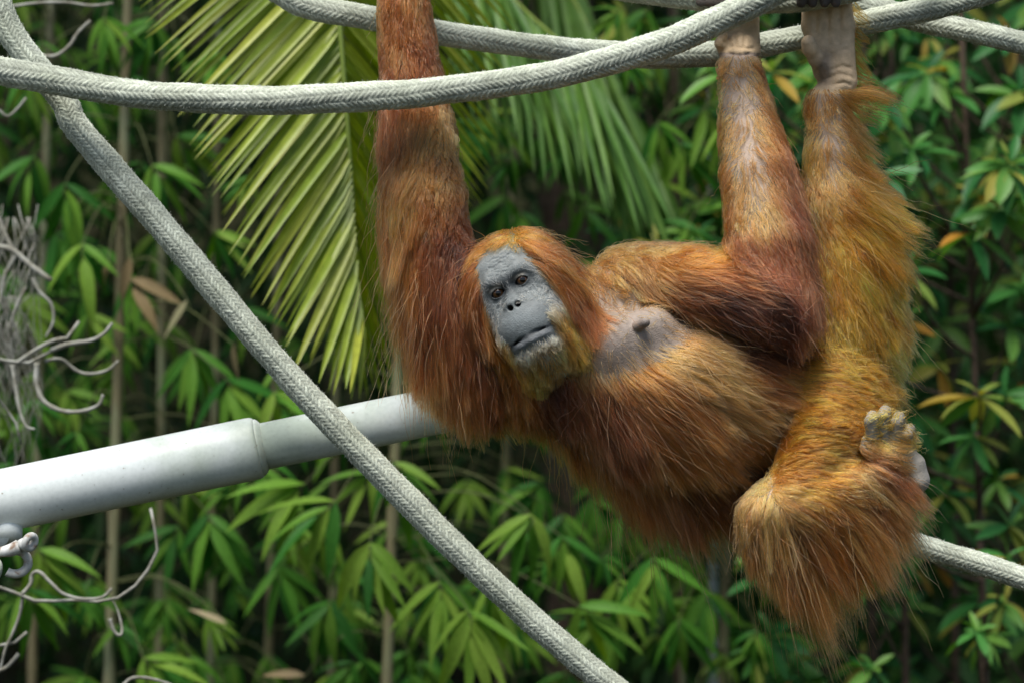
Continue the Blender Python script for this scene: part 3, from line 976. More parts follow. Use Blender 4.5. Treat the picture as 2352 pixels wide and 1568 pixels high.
def fuzz(n):
    p = scatter('head', n)
    uv = to_uv(p)
    a, b, c = head_local(p).T
    eye = np.minimum(np.hypot((a - 33) / 26, b / 20), np.hypot((a + 33) / 26, b / 20))
    smooth = np.hypot(a / 66, (b - 88) / 44)
    keep = bare_face(p, uv) & (eye > 1.0) & (smooth > 0.95) & (b > -40) & (np.abs(b - 127) > 13)
    keep &= rng.random(n) < np.clip(0.25 + 0.75 * sstep(35, 75, np.abs(a)) + sstep(138, 150, b), 0, 1)
    p, a, b, c, sm = p[keep], a[keep], b[keep], c[keep], smooth[keep]
    fl = nrm(img_dir(HD)[None] * 0.8 + img_dir(HR)[None] * (a / 70)[:, None] - 0.2 * img_dir(HF)[None])
    ln = 7 + 5 * sstep(50, 80, np.abs(a)) + 10 * sstep(138, 150, b)
    pts, tone = strands(p, fl, ln * S, K=5, lift=0.5, grav=0.1, layer=0.002, clump=0.3, wave=0.0004)
    rim = np.exp(-((sm - 1.05) / 0.09) ** 2) * (b < 100)
    col = np.array(GREY)[None] * (1 - rim[:, None]) + np.array(CREAM)[None] * rim[:, None]
    return curves_object('face_fuzz', pts, np.clip(col * np.exp(0.2 * rng.normal(size=len(p)))[:, None], 0.01, 0.85), 0.00026, 0.00008, orang)


fuzz(16000)
print('FUR done')
# ------------------------------------------------------------------ ropes
rope_m, nt, bs = material('braided_rope', (0.5, 0.5, 0.44), 0.9, 0.15)
at = node(nt, 'ShaderNodeAttribute', attribute_name='yarn')
n1 = noise(nt, 14, 4)
n2 = noise(nt, 420, 3)
r1 = ramp(nt, [(0.30, (0.46, 0.50, 0.41)), (0.72, (0.68, 0.73, 0.63))])
nt.links.new(n1.outputs['Fac'], r1.inputs[0])
mx = node(nt, 'ShaderNodeMix', data_type='RGBA', blend_type='MULTIPLY'); mx.inputs['Factor'].default_value = 1.0
nt.links.new(r1.outputs[0], mx.inputs['A']); nt.links.new(at.outputs['Color'], mx.inputs['B'])
mx2 = node(nt, 'ShaderNodeMix', data_type='RGBA', blend_type='MULTIPLY'); mx2.inputs['Factor'].default_value = 0.5
r2 = ramp(nt, [(0.35, (0.55, 0.55, 0.5)), (0.65, (1.2, 1.2, 1.2))])
nt.links.new(n2.outputs['Fac'], r2.inputs[0])
nt.links.new(mx.outputs['Result'], mx2.inputs['A']); nt.links.new(r2.outputs[0], mx2.inputs['B'])
nt.links.new(mx2.outputs['Result'], bs.inputs['Base Color'])
bump(nt, bs, n2.outputs['Fac'], 0.6, 0.0012)
fib_m, nt, bs = material('rope_fibre', (0.66, 0.69, 0.61), 0.8, 0.2)


def rope(pts, diam, label, cols=12, pitch=9.0, twist=0.0, around=70, nf=9000, side=1):
    c = np.array([P(*q) for q in pts])
    L = np.linalg.norm(np.diff(c, axis=0), axis=1).sum()
    n = int(L / 0.0017)
    c, s = spline(c, n)
    t, U, V = frames(c)
    R = diam * S / 2
    a = np.linspace(0, 2 * math.pi, around, endpoint=False)
    A, SS = np.meshgrid(a, s)
    col = (A / (2 * math.pi) * cols + twist * SS / (2 * math.pi * R) * cols)
    ci = np.floor(col)
    fr = col - ci
    sgn = np.where(ci.astype(int) % 2 == 0, 1.0, -1.0) * side
    st = SS / (pitch * S) + sgn * fr * 1.5 + 0.75 * (1 - sgn)
    ph = st - np.floor(st)
    yarn = np.sqrt(np.clip(1 - (2 * ph - 1) ** 2, 0, 1)) ** 0.8
    ends = np.clip(1 - np.abs(2 * fr - 1) ** 5, 0, 1)
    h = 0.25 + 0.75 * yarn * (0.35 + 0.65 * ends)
    hsh = np.sin(ci * 12.9898 + np.floor(st) * 78.233) * 43758.5453
    hsh = hsh - np.floor(hsh)
    lum = (0.80 + 0.36 * hsh) * (1 - (0.30 if twist else 0.10) * (0.5 + 0.5 * np.cos(4 * math.pi * col / cols + 3 * np.sin(SS * 2.3))) ** 2)
    wob = 1 + 0.025 * np.sin(SS * 9 + pts[0][1]) + 0.018 * np.sin(SS * 23 + 2 * A) + 0.012 * np.sin(SS * 51 + A)
    Rr = R * wob * (0.88 + 0.012 * np.sin(SS * 60) + 0.16 * h + 0.03 * (hsh - 0.5))
    v = c[:, None] + Rr[..., None] * (np.cos(A)[..., None] * U[:, None] + np.sin(A)[..., None] * V[:, None])
    i, j = np.meshgrid(np.arange(n - 1), np.arange(around), indexing='ij')
    jn = (j + 1) % around
    f = np.stack([i * around + j, i * around + jn, (i + 1) * around + jn, (i + 1) * around + j], -1).reshape(-1, 4)
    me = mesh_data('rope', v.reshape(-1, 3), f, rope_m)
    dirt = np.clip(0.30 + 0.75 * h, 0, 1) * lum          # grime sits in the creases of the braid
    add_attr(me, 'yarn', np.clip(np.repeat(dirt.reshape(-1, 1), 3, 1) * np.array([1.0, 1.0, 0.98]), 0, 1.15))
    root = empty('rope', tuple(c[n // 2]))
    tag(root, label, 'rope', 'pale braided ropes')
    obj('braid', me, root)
    # frayed fibres
    k = rng.integers(0, n, nf); jj = rng.integers(0, around, nf)
    p = v[k, jj]
    out = nrm(p - c[k])
    d = nrm(out * 0.7 + 0.8 * rng.normal(size=(nf, 3)))
    ln = (0.0015 + 0.004 * rng.random(nf) ** 2)[:, None]
    bend = 0.6 * rng.normal(size=(nf, 3))
    q = np.stack([p - out * 0.0006, p + d * ln * 0.5, p + nrm(d + bend) * ln], 1)
    o = curves_object('loose_fibre', q, np.full((nf, 3), 0.6), 0.00022, 0.0001, root)
    o.data.materials.clear(); o.data.materials.append(fib_m)
    return root


rope([(-120, 140, -150), (0, 163, -150), (165, 192, -150), (330, 218, -150), (574, 231, -145), (700, 229, -140), (861, 221, -135), (976, 213, -130), (1258, 175, -115), (1496, 111, -100),
      (1607, 66, -95), (1700, 22, -92), (1800, -30, -90), (1960, -120, -90)], 64, 'thick pale rope sagging in front of the raised arm and crossing the diagonal rope', cols=10, pitch=13.0, twist=0.055, nf=12000)
rope([(470, -75, 150), (620, -30, 150), (700, 12, 150), (870, 46, 150), (990, 73, 150), (1258, 111, 145), (1400, 124, 140), (1500, 129, 138), (1600, 127, 136), (1700, 116, 134), (1779, 98, 132),
      (1860, 82, 130), (1953, 60, 120), (2010, 48, 110), (2125, 22, 95), (2202, 2, 90), (2330, -40, 90)], 57, 'pale rope passing behind the raised arm and behind the gripping hand and foot', cols=10, pitch=13.0, twist=-0.06, side=-1)
rope([(820, -205, 8), (930, -158, 8), (1100, -105, 8), (1280, -58, 8), (1417, -30, 8), (1512, -16, 8), (1601, -5, 8), (1700, 1, 8), (1770, 2, 8), (1830, 0, 8), (1881, -8, 8), (1950, -20, 8), (2050, -52, 8), (2150, -95, 8)],
     58, 'pale rope gripped by the hands and the raised foot', cols=10, pitch=13.0, twist=0.05)
rope([(1880, -45, 230), (1972, 8, 225), (2040, 26, 220), (2090, 42, 220), (2151, 56, 215), (2253, 77, 210), (2352, 101, 205), (2470, 138, 200)], 52,
     'pale rope slanting down behind the others, over the leafy shrubs', cols=10, pitch=13.0, twist=0.02, nf=5000)
rope([(-70, -85, -40), (-8, 5, -40), (35, 92, -40), (144, 230, -40), (182, 300, -40), (370, 517, -35), (490, 660, -30), (650, 848, -20), (825, 1034, -10), (1045, 1256, 0), (1215, 1415, 5), (1393, 1567, 10), (1520, 1670, 10)],
     62, 'straight diagonal rope crossing in front of the white pipe', cols=12, pitch=11.0, twist=0.0, nf=14000)
rope([(1730, 1130, 130), (1850, 1165, 125), (2052, 1232, 110), (2157, 1266, 100), (2260, 1297, 95), (2352, 1327, 90), (2470, 1368, 85)], 52,
     'short length of rope coming out from under the bent leg', cols=10, pitch=13.0, twist=0.0, nf=5000)

# ------------------------------------------------------------------ white pipe and shackle
pipe_m, nt, bs = material('white_paint', (0.72, 0.75, 0.73), 0.42, 0.45)
n1 = noise(nt, 130, 3)
r = ramp(nt, [(0.25, (0.30, 0.25, 0.18)), (0.29, (0.68, 0.74, 0.72)), (0.6, (0.76, 0.82, 0.80))])
nt.links.new(n1.outputs['Fac'], r.inputs[0])
n3 = noise(nt, 5, 8)
r3 = ramp(nt, [(0.34, (0.66, 0.70, 0.60)), (0.55, (1, 1, 1))])
nt.links.new(n3.outputs['Fac'], r3.inputs[0])
mx = node(nt, 'ShaderNodeMix', data_type='RGBA', blend_type='MULTIPLY'); mx.inputs['Factor'].default_value = 1.0
nt.links.new(r.outputs[0], mx.inputs['A']); nt.links.new(r3.outputs[0], mx.inputs['B'])
nt.links.new(mx.outputs['Result'], bs.inputs['Base Color'])
bump(nt, bs, n3.outputs['Fac'], 0.15, 0.002)
PD = 190


def pl(x):
    return P(x, 1149.5 - 0.2065 * x, PD)


def lathe_line(prof, seg=56):
    """prof: (x along the pipe axis line, radius) -> tube"""
    c = np.array([pl(x) for x, r in prof]); r = np.array([q[1] for q in prof]) * S * (1 + PD * S / DIST)
    t, U, V = frames(np.array([pl(prof[0][0] - 1), pl(prof[-1][0] + 1)]))
    a = np.linspace(0, 2 * math.pi, seg, endpoint=False)
    v = c[:, None] + r[:, None, None] * (np.cos(a)[None, :, None] * U[0] + np.sin(a)[None, :, None] * V[0])
    n = len(prof)
    i, j = np.meshgrid(np.arange(n - 1), np.arange(seg), indexing='ij'); jn = (j + 1) % seg
    f = np.stack([i * seg + j, i * seg + jn, (i + 1) * seg + jn, (i + 1) * seg + j], -1).reshape(-1, 4).tolist()
    f.append(list(range(seg))[::-1]); f.append([(n - 1) * seg + k for k in range(seg)])
    return v.reshape(-1, 3), f


pipe = empty('pipe', tuple(pl(400)))
tag(pipe, 'white painted steel pipe stepping down to a thinner section behind the orangutan', 'pipe')
me = MB().add(*lathe_line([(-700, 72), (575, 72), (584, 71.5), (590, 70), (594, 67)])).mesh('pipe_section', pipe_m)
obj('thick_section', me, pipe)
me = MB().add(*lathe_line([(592, 66.5), (598, 65), (603, 61), (606, 56), (608, 54.6)])).mesh('weld_collar', pipe_m)
obj('weld_collar', me, pipe)
me = MB().add(*lathe_line([(600, 54), (1558, 54), (1562, 52)])).mesh('pipe_section', pipe_m)
obj('thin_section', me, pipe)
# padeye under the pipe
PA = PD - 30
m = MB().add(*tube([P(-12, 1228, PA + 45), P(-10, 1228, PA + 15), P(-8, 1228, PA - 10)], 30 * S, 24))
obj('padeye', m.mesh('padeye', pipe_m), pipe)
m = MB().add(*tube([P(14, 1196, PA + 24), P(18, 1236, PA - 2)], [40 * S, 34 * S], 24))
obj('lug', m.mesh('lug', pipe_m), pipe)

steel_m, nt, bs = material('painted_shackle', (0.58, 0.60, 0.58), 0.5, 0.5)
n1 = noise(nt, 60, 4)
r = ramp(nt, [(0.32, (0.22, 0.15, 0.10)), (0.46, (0.52, 0.53, 0.5)), (0.7, (0.68, 0.70, 0.68))])
nt.links.new(n1.outputs['Fac'], r.inputs[0]); nt.links.new(r.outputs[0], bs.inputs['Base Color'])
sh = empty('shackle', tuple(P(30, 1265, PA - 40)))
tag(sh, 'small white bow shackle hanging under the thick end of the white pipe', 'shackle')
th = np.linspace(-0.62 * math.pi, 0.70 * math.pi, 34)
bow = np.array([P(34 + 31 * math.cos(q), 1290 + 27 * math.sin(q), PA - 40 + 4 * math.sin(q)) for q in th])
obj('bow', MB().add(*tube(bow, 10.5 * S, 16)).mesh('bow', steel_m), sh)
armp, _ = spline([P(-60, 1272, PA - 52), P(-10, 1268, PA - 60), P(22, 1263, PA - 62), P(44, 1254, PA - 62)], 20)
obj('arm', MB().add(*tube(armp, np.interp(np.arange(20), [0, 10, 15, 19], [10, 11, 15, 17]) * S, 18)).mesh('arm', steel_m), sh)
pin0, pin1 = P(36, 1258, PA - 30), P(60, 1246, PA - 82)
ax = nrm(pin1 - pin0)
pin = obj('pin', MB().add(*tube(np.array([pin0, pin0 + 0.6 * (pin1 - pin0), pin0 + 0.62 * (pin1 - pin0), pin1]), np.array([12, 12, 15, 14]) * S, 20)).mesh('pin', steel_m), sh)
# eye of the pin: a flat ring
ec = P(69, 1244, PA - 88)
e1 = nrm(np.array([0.35, 0.0, 0.9])); e2 = nrm(np.cross(nrm(np.array([0.75, -0.62, -0.1])), e1))
q = np.linspace(0, 2 * math.pi, 33)
ring = np.array([ec + 14.5 * S * (math.cos(w) * e1 * 1.05 + math.sin(w) * e2) for w in q])
obj('pin_eye', MB().add(*tube(ring, 9 * S, 14, cap=False)).mesh('pin_eye', steel_m), sh)

rp = np.array([P(-22, 1290, PA - 70), P(-9, 1293, PA - 80), P(-7, 1306, PA - 84), P(-13, 1322, PA - 80), P(-26, 1330, PA - 72)])
rp, _ = spline(rp, 24)
o = obj('rope_loop', MB().add(*tube(rp, 13 * S, 16)).mesh('rope_loop', rope_m))
add_attr(o.data, 'yarn', np.full((len(o.data.vertices), 3), 0.9))
tag(o, 'end of a pale rope loop hooked through the shackle', 'rope')


# ------------------------------------------------------------------ leaves
def leaf_mat(name, cols, trans=0.30, rough=0.5, spec=0.13):
    m = bpy.data.materials.new(name); m.use_nodes = True
    nt = m.node_tree
    b = nt.nodes['Principled BSDF']
    b.inputs['Roughness'].default_value = rough
    b.inputs['Specular IOR Level'].default_value = spec
    oi = nt.nodes.new('ShaderNodeObjectInfo')
    gi = nt.nodes.new('ShaderNodeNewGeometry')
    ad = node(nt, 'ShaderNodeMath', operation='ADD')
    fr = node(nt, 'ShaderNodeMath', operation='FRACT')
    nt.links.new(oi.outputs['Random'], ad.inputs[0]); nt.links.new(gi.outputs['Random Per Island'], ad.inputs[1])
    nt.links.new(ad.outputs[0], fr.inputs[0])
    r = ramp(nt, [(i / max(len(cols) - 1, 1), c) for i, c in enumerate(cols)])
    nt.links.new(fr.outputs[0], r.inputs[0])
    n = noise(nt, 30, 3)
    mx = node(nt, 'ShaderNodeMix', data_type='RGBA', blend_type='MULTIPLY'); mx.inputs['Factor'].default_value = 0.6
    r2 = ramp(nt, [(0.3, (0.7, 0.7, 0.65)), (0.7, (1.2, 1.2, 1.1))])
    nt.links.new(n.outputs['Fac'], r2.inputs[0])
    nt.links.new(r.outputs[0], mx.inputs['A']); nt.links.new(r2.outputs[0], mx.inputs['B'])
    nt.links.new(mx.outputs['Result'], b.inputs['Base Color'])
    tr = nt.nodes.new('ShaderNodeBsdfTranslucent')
    hs = node(nt, 'ShaderNodeHueSaturation'); hs.inputs['Saturation'].default_value = 1.15; hs.inputs['Value'].default_value = 1.25
    nt.links.new(mx.outputs['Result'], hs.inputs['Color']); nt.links.new(hs.outputs[0], tr.inputs['Color'])
    ms = nt.nodes.new('ShaderNodeMixShader'); ms.inputs[0].default_value = trans
    nt.links.new(b.outputs[0], ms.inputs[1]); nt.links.new(tr.outputs[0], ms.inputs[2])
    nt.links.new(ms.outputs[0], nt.nodes['Material Output'].inputs['Surface'])
    return m


bamboo_m = leaf_mat('bamboo_leaf', [(0.020, 0.095, 0.014), (0.034, 0.145, 0.020), (0.075, 0.215, 0.024), (0.13, 0.27, 0.034), (0.04, 0.165, 0.022)])
bamboo_y = leaf_mat('bamboo_leaf_pale', [(0.16, 0.31, 0.04), (0.21, 0.34, 0.05), (0.13, 0.28, 0.035)], 0.4)
bamboo_dead = leaf_mat('bamboo_leaf_dead', [(0.36, 0.31, 0.20), (0.22, 0.16, 0.08), (0.30, 0.29, 0.17)], 0.25)
shrub_m = leaf_mat('shrub_leaf', [(0.020, 0.11, 0.030), (0.036, 0.165, 0.038), (0.07, 0.22, 0.042), (0.13, 0.27, 0.045), (0.045, 0.19, 0.045)], 0.25, 0.42, 0.22)
shrub_y = leaf_mat('shrub_leaf_young', [(0.22, 0.30, 0.06), (0.32, 0.30, 0.06), (0.16, 0.28, 0.06)], 0.35, 0.4)
shrub_o = leaf_mat('shrub_leaf_old', [(0.42, 0.20, 0.03), (0.34, 0.26, 0.05)], 0.3, 0.45)
palm_m = leaf_mat('palm_leaflet', [(0.19, 0.28, 0.025), (0.26, 0.36, 0.035), (0.34, 0.42, 0.05), (0.38, 0.42, 0.055), (0.22, 0.32, 0.03)], 0.35, 0.40, 0.45)
palm_d = leaf_mat('palm_leaflet_deep', [(0.07, 0.17, 0.03), (0.10, 0.22, 0.035), (0.13, 0.25, 0.04)], 0.3, 0.40, 0.45)
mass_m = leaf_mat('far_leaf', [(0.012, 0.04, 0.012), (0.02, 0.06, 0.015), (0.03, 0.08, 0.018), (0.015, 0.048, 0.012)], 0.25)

culm_m, nt, bs = material('bamboo_culm', (0.2, 0.2, 0.1), 0.45, 0.4)
n = noise(nt, 8, 4, stretch=(3, 3, 0.6))
r = ramp(nt, [(0.3, (0.10, 0.085, 0.045)), (0.5, (0.19, 0.17, 0.09)), (0.7, (0.20, 0.23, 0.13))])
nt.links.new(n.outputs['Fac'], r.inputs[0]); nt.links.new(r.outputs[0], bs.inputs['Base Color'])
stalk_m, nt, bs = material('bamboo_stalk', (0.07, 0.085, 0.03), 0.6, 0.3)
n = noise(nt, 20, 3)
r = ramp(nt, [(0.3, (0.05, 0.055, 0.02)), (0.7, (0.10, 0.12, 0.04))])
nt.links.new(n.outputs['Fac'], r.inputs[0]); nt.links.new(r.outputs[0], bs.inputs['Base Color'])
bark_m, nt, bs = material('brown_bark', (0.10, 0.07, 0.05), 0.85, 0.2)
n = noise(nt, 40, 5)
r = ramp(nt, [(0.3, (0.05, 0.035, 0.025)), (0.7, (0.14, 0.10, 0.07))])
nt.links.new(n.outputs['Fac'], r.inputs[0]); nt.links.new(r.outputs[0], bs.inputs['Base Color'])
bump(nt, bs, n.outputs['Fac'], 0.5, 0.003)
twig_m, nt, bs = material('grey_twig', (0.33, 0.33, 0.29), 0.8, 0.25)
n = noise(nt, 45, 4)
r = ramp(nt, [(0.3, (0.17, 0.16, 0.12)), (0.7, (0.38, 0.39, 0.35))])
nt.links.new(n.outputs['Fac'], r.inputs[0]); nt.links.new(r.outputs[0], bs.inputs['Base Color'])


def leaf_mesh(name, mat, width, prof, droop, fold, seg=7, twist=0.0):
    """unit-length leaf along +Y, upper side +Z"""
    t = np.linspace(0, 1, seg + 1)
    w = width * np.interp(t, prof[0], prof[1])
    z = -droop * t ** 2
    y = t * (1 - 0.25 * droop * t)
    v, f = [], []
    for k in range(seg + 1):
        an = twist * t[k]
        for sx in (-1, 0, 1):
            x = sx * w[k] * 0.5
            zz = abs(sx) * fold * w[k]
            v.append((x * math.cos(an), y[k], z[k] + zz + x * math.sin(an)))
    for k in range(seg):
        for sx in (0, 1):
            a = k * 3 + sx
            f.append([a, a + 1, a + 4, a + 3])
    return mesh_data(name, v, f, mat)


LANCE = ([0, 0.06, 0.18, 0.35, 0.6, 0.82, 1], [0.08, 0.35, 0.85, 1.0, 0.82, 0.42, 0.0])
OVAL = ([0, 0.05, 0.2, 0.45, 0.7, 0.88, 1], [0.06, 0.2, 0.7, 1.0, 0.85, 0.45, 0.0])


def leaf_set(mat, width, prof, n=5):
    return [leaf_mesh('leaf', mat, width * random.uniform(0.85, 1.15), prof, random.uniform(0.05, 0.35), random.uniform(0.08, 0.25), 6, random.uniform(-0.5, 0.5)) for _ in range(n)]


B_SETS = {'g': leaf_set(bamboo_m, 0.16, LANCE), 'y': leaf_set(bamboo_y, 0.175, LANCE), 'd': leaf_set(bamboo_dead, 0.20, LANCE, 3)}
S_SETS = {'g': leaf_set(shrub_m, 0.29, OVAL), 'y': leaf_set(shrub_y, 0.27, OVAL), 'd': leaf_set(shrub_o, 0.28, OVAL, 3)}


def leaf_matrix(base, axis, up, length):
    y = nrm(np.asarray(axis, float)); x = np.cross(y, up)
    x = x / (np.linalg.norm(x) + 1e-9); z = np.cross(x, y)
    M = np.eye(4)
    M[:3, 0], M[:3, 1], M[:3, 2], M[:3, 3] = x * length, y * length, z * length, base
    return M


def add_leaf(parent, me, M):
    o = bpy.data.objects.new('leaf', me)
    COL.objects.link(o)
    o.parent = parent
    o.matrix_parent_inverse = Matrix.Translation(parent.location).inverted()
    o.matrix_basis = Matrix(M.tolist())
    return o


def ground_z(x, y):
    t = min(max((y - 3.5) / 8.0, 0), 1)
    return 6.5 * t * t * (3 - 2 * t)


# ------------------------------------------------------------------ bamboo
class Bamboo:
    def __init__(self, xt, xb, dm, wid, label, mat=culm_m):
        top, bot = PM(xt, -700, dm), PM(xb, 1700, dm)
        base = bot + (bot - top) / np.linalg.norm(bot - top) * ((bot[2] - ground_z(bot[0], bot[1])) + 0.05)
        self.top, self.base = top, base
        r = wid / 2 * S * (1 + dm / DIST)
        self.root = empty('bamboo', tuple(base))
        tag(self.root, label, 'bamboo', 'bamboo stems behind the ropes')
        n = 90
        c = base + (top - base) * np.linspace(0, 1, n)[:, None]
        bend = np.sin(np.linspace(0, math.pi, n)) * random.uniform(-0.02, 0.02)
        c[:, 0] += bend
        self.c = c
        rr = np.full(n, r) * np.linspace(1.1, 0.8, n)
        nodes = np.arange(4, n - 2, 8)
        for k in nodes:
            rr[k] *= 1.18; rr[k - 1] *= 0.97
        obj('culm', MB().add(*tube(c, rr, 14)).mesh('culm', mat), self.root)
        self.leaves = 0

    def at_z(self, z):
        return np.array([np.interp(z, self.c[:, 2], self.c[:, k]) for k in range(3)])


bam = [
    Bamboo(312, 244, 2.0, 27, 'tall tan bamboo stem rising behind the diagonal rope and white pipe'),
    Bamboo(372, 350, 2.5, 21, 'thinner dark bamboo stem just right of the tall tan one'),
    Bamboo(975, 898, 1.9, 27, 'pale green bamboo stem crossing behind the lower diagonal rope'),
    Bamboo(140, 84, 2.4, 22, 'bamboo stem among the dry grey twigs'),
    Bamboo(660, 596, 2.8, 18, 'thin bamboo stem half hidden behind the palm frond'),
    Bamboo(505, 470, 2.6, 17, 'dark thin bamboo stem behind the collar of the white pipe'),
    Bamboo(800, 770, 2.9, 17, 'bamboo stem deep in the leaves below the thin end of the pipe'),
    Bamboo(1215, 1160, 2.8, 20, 'bamboo stem hidden in leaves below the orangutan'),
    Bamboo(1543, 1560, 2.6, 15, 'thin pale bamboo stem between head and gripping hand'),
    Bamboo(1700, 1640, 2.3, 24, 'olive bamboo stem under the bent knee'),
]


def spray(pt, ang, n, L, kinds='g', spread=1.0, side=None):
    """a leafy twig: pt world, ang = hanging direction in the picture plane (0 = straight down)"""
    pt = np.asarray(pt, float)
    d = [np.hypot((b.at_z(pt[2])[0] - pt[0]), (b.at_z(pt[2])[1] - pt[1]) * 0.6) + 0.0015 * b.leaves for b in bam]
    b = bam[int(np.argmin(d))]
    if b.leaves + n > 290: return
    b.leaves += n
    foot = b.at_z(min(pt[2] + 0.05 + 0.25 * abs(pt[0] - b.at_z(pt[2])[0]) * 0 + 0.03, b.c[-1, 2]))
    tdir = np.array([math.sin(ang), random.uniform(-0.5, 0.3), -math.cos(ang)])
    tdir = nrm(tdir)
    mid = (foot + pt) / 2 + np.array([0, 0, 0.05])
    end = pt + tdir * L * 0.35
    c, _ = spline(np.array([foot, mid, pt, end]), 14)
    obj('branch', MB().add(*tube(c, np.linspace(0.0024, 0.0009, 14), 6)).mesh('branch', stalk_m), b.root)
    for i in range(n):
        u = i / max(n - 1, 1)
        s = (u - 0.5) * 2
        an = ang + s * 0.85 * spread + random.uniform(-0.15, 0.15)
        ax = np.array([math.sin(an), random.uniform(-0.55, 0.25), -math.cos(an)])
        up = nrm(np.array([random.uniform(-0.5, 0.5), -0.75 + random.uniform(-0.5, 0.4), 0.75]))
        base = pt + tdir * L * 0.30 * (1 - abs(s)) * random.uniform(0.3, 1.1)
        k = random.choice(kinds)
        add_leaf(b.root, random.choice(B_SETS[k]), leaf_matrix(base, ax, up, L * random.uniform(0.75, 1.15)))


# sprays that stand out
for x, y, dm, ang, n, L, kinds in [
        (850, 1245, 1.5, 0.1, 7, .17, 'yyg'), (770, 1150, 1.6, -0.9, 5, .17, 'yg'), (1010, 1335, 1.6, 0.0, 6, .15, 'yyg'), (1075, 1400, 1.45, 0.1, 8, .18, 'yy'), (1125, 1340, 1.6, 0.3, 6, .15, 'yg'),
        (1220, 1180, 1.5, -0.4, 6, .16, 'yyg'), (1330, 1390, 1.6, 0.7, 5, .17, 'yyg'), (1290, 1230, 1.7, 0.3, 6, .15, 'gy'), (700, 1110, 1.7, -0.8, 6, .17, 'gy'), (905, 1060, 1.7, 0.4, 6, .16, 'gyg'),
        (1500, 1280, 1.7, 0.1, 6, .15, 'gyy'), (1420, 1330, 1.8, 0.2, 6, .15, 'gy'), (1560, 1420, 1.9, 0.1, 6, .16, 'g'), (150, 420, 1.9, 0.1, 6, .15, 'gyg'), (190, 560, 1.8, 0.1, 6, .15, 'gy'), (80, 360, 2.0, -.3, 6, .15, 'g'),
        (350, 380, 1.9, 0.6, 6, .15, 'ggy'), (590, 1050, 1.8, 0.4, 5, .15, 'g'), (520, 870, 1.8, 0.3, 7, .16, 'gyg'), (440, 800, 1.9, 0.2, 6, .15, 'g'), (630, 900, 1.7, 0.5, 6, .16, 'gy'), (300, 640, 1.9, 0.2, 5, .14, 'gd'),
        (90, 1260, 1.7, 0.6, 6, .17, 'yg'), (60, 1350, 1.7, 0.5, 6, .16, 'gy'), (330, 1510, 1.7, 0.8, 6, .15, 'yg'), (640, 1300, 1.9, 0.3, 6, .15, 'g'), (480, 1180, 1.9, 0.2, 6, .16, 'g'), (760, 1380, 1.8, -0.4, 6, .15, 'g'),
        (1660, 60, 2.0, 0.3, 6, .15, 'yg'), (1560, 330, 2.1, 0.6, 6, .15, 'gy'), (1500, 420, 2.2, 0.4, 6, .16, 'gy'), (1580, 470, 2.2, 0.2, 6, .15, 'g'), (1480, 60, 2.2, 0.3, 5, .15, 'yg'), (1620, 250, 2.1, 0.5, 6, .15, 'yg')]:
    spray(PM(x, y, dm), ang, n, L, kinds)
for i in range(400):
    x, y = random.uniform(-60, 1760), random.uniform(-60, 1640)
    if 430 < x < 1100 and y < 700 and random.random() < 0.7: continue
    dm = random.uniform(1.9, 3.0)
    spray(PM(x, y, dm), random.gauss(0.15, 0.55), random.randint(4, 7), random.uniform(.075, .14), random.choice(['g', 'g', 'g', 'gy', 'g', 'gyy', 'ggy']))
# dead curled leaves caught in the stems
for x, y, dm, ang in [(430, 690, 1.7, 0.1), (535, 790, 1.6, 0.9), (300, 590, 1.7, 0.6), (520, 1430, 1.8, -1.0), (700, 1550, 1.8, -0.8), (250, 600, 1.8, .4), (1470, 1360, 1.9, .3)]:
    spray(PM(x, y, dm), ang, 1, .11, 'd')

# ------------------------------------------------------------------ broad-leaved shrubs on the right
class Shrub:
    def __init__(self, x, dm, label, lean):
        bot = PM(x, 1700, dm); bot[2] = ground_z(bot[0], bot[1]) - 0.03
        self.root = empty('shrub', tuple(bot))
        tag(self.root, label, 'shrub', 'broad-leaved shrubs behind the orangutan')
        top = PM(x + lean, -200, dm + random.uniform(-.2, .2))
        k, _ = spline(np.array([bot, bot * 0.55 + top * 0.45 + np.array([0.04, 0.02, 0]), top]), 40)
        self.c = k
        self.leaves = 0
        obj('trunk', MB().add(*tube(k, np.linspace(0.014, 0.006, 40), 10)).mesh('trunk', bark_m), self.root)

    def at_z(self, z):
        return np.array([np.interp(z, self.c[:, 2], self.c[:, k]) for k in range(3)])


shr = [Shrub(2050, 2.2, 'leafy shrub with a brown trunk right behind the golden raised leg', -10), Shrub(1500, 2.7, 'leafy shrub seen over the orangutan shoulder', 40), Shrub(1830, 2.9, 'leafy shrub mostly hidden behind the legs', 30),
       Shrub(2260, 1.9, 'leafy shrub with orange-tinged young leaves right of the curled foot', -60), Shrub(2330, 2.6, 'leafy shrub farthest from the palm, under the slanting rope', 60), Shrub(2150, 2.9, 'shrub deep in the thicket behind the rope under the bent leg', 20),
       Shrub(1960, 2.4, 'leafy shrub straight behind the raised foot', 20), Shrub(2400, 2.2, 'leafy shrub reaching in above the short rope under the bent leg', -70)]


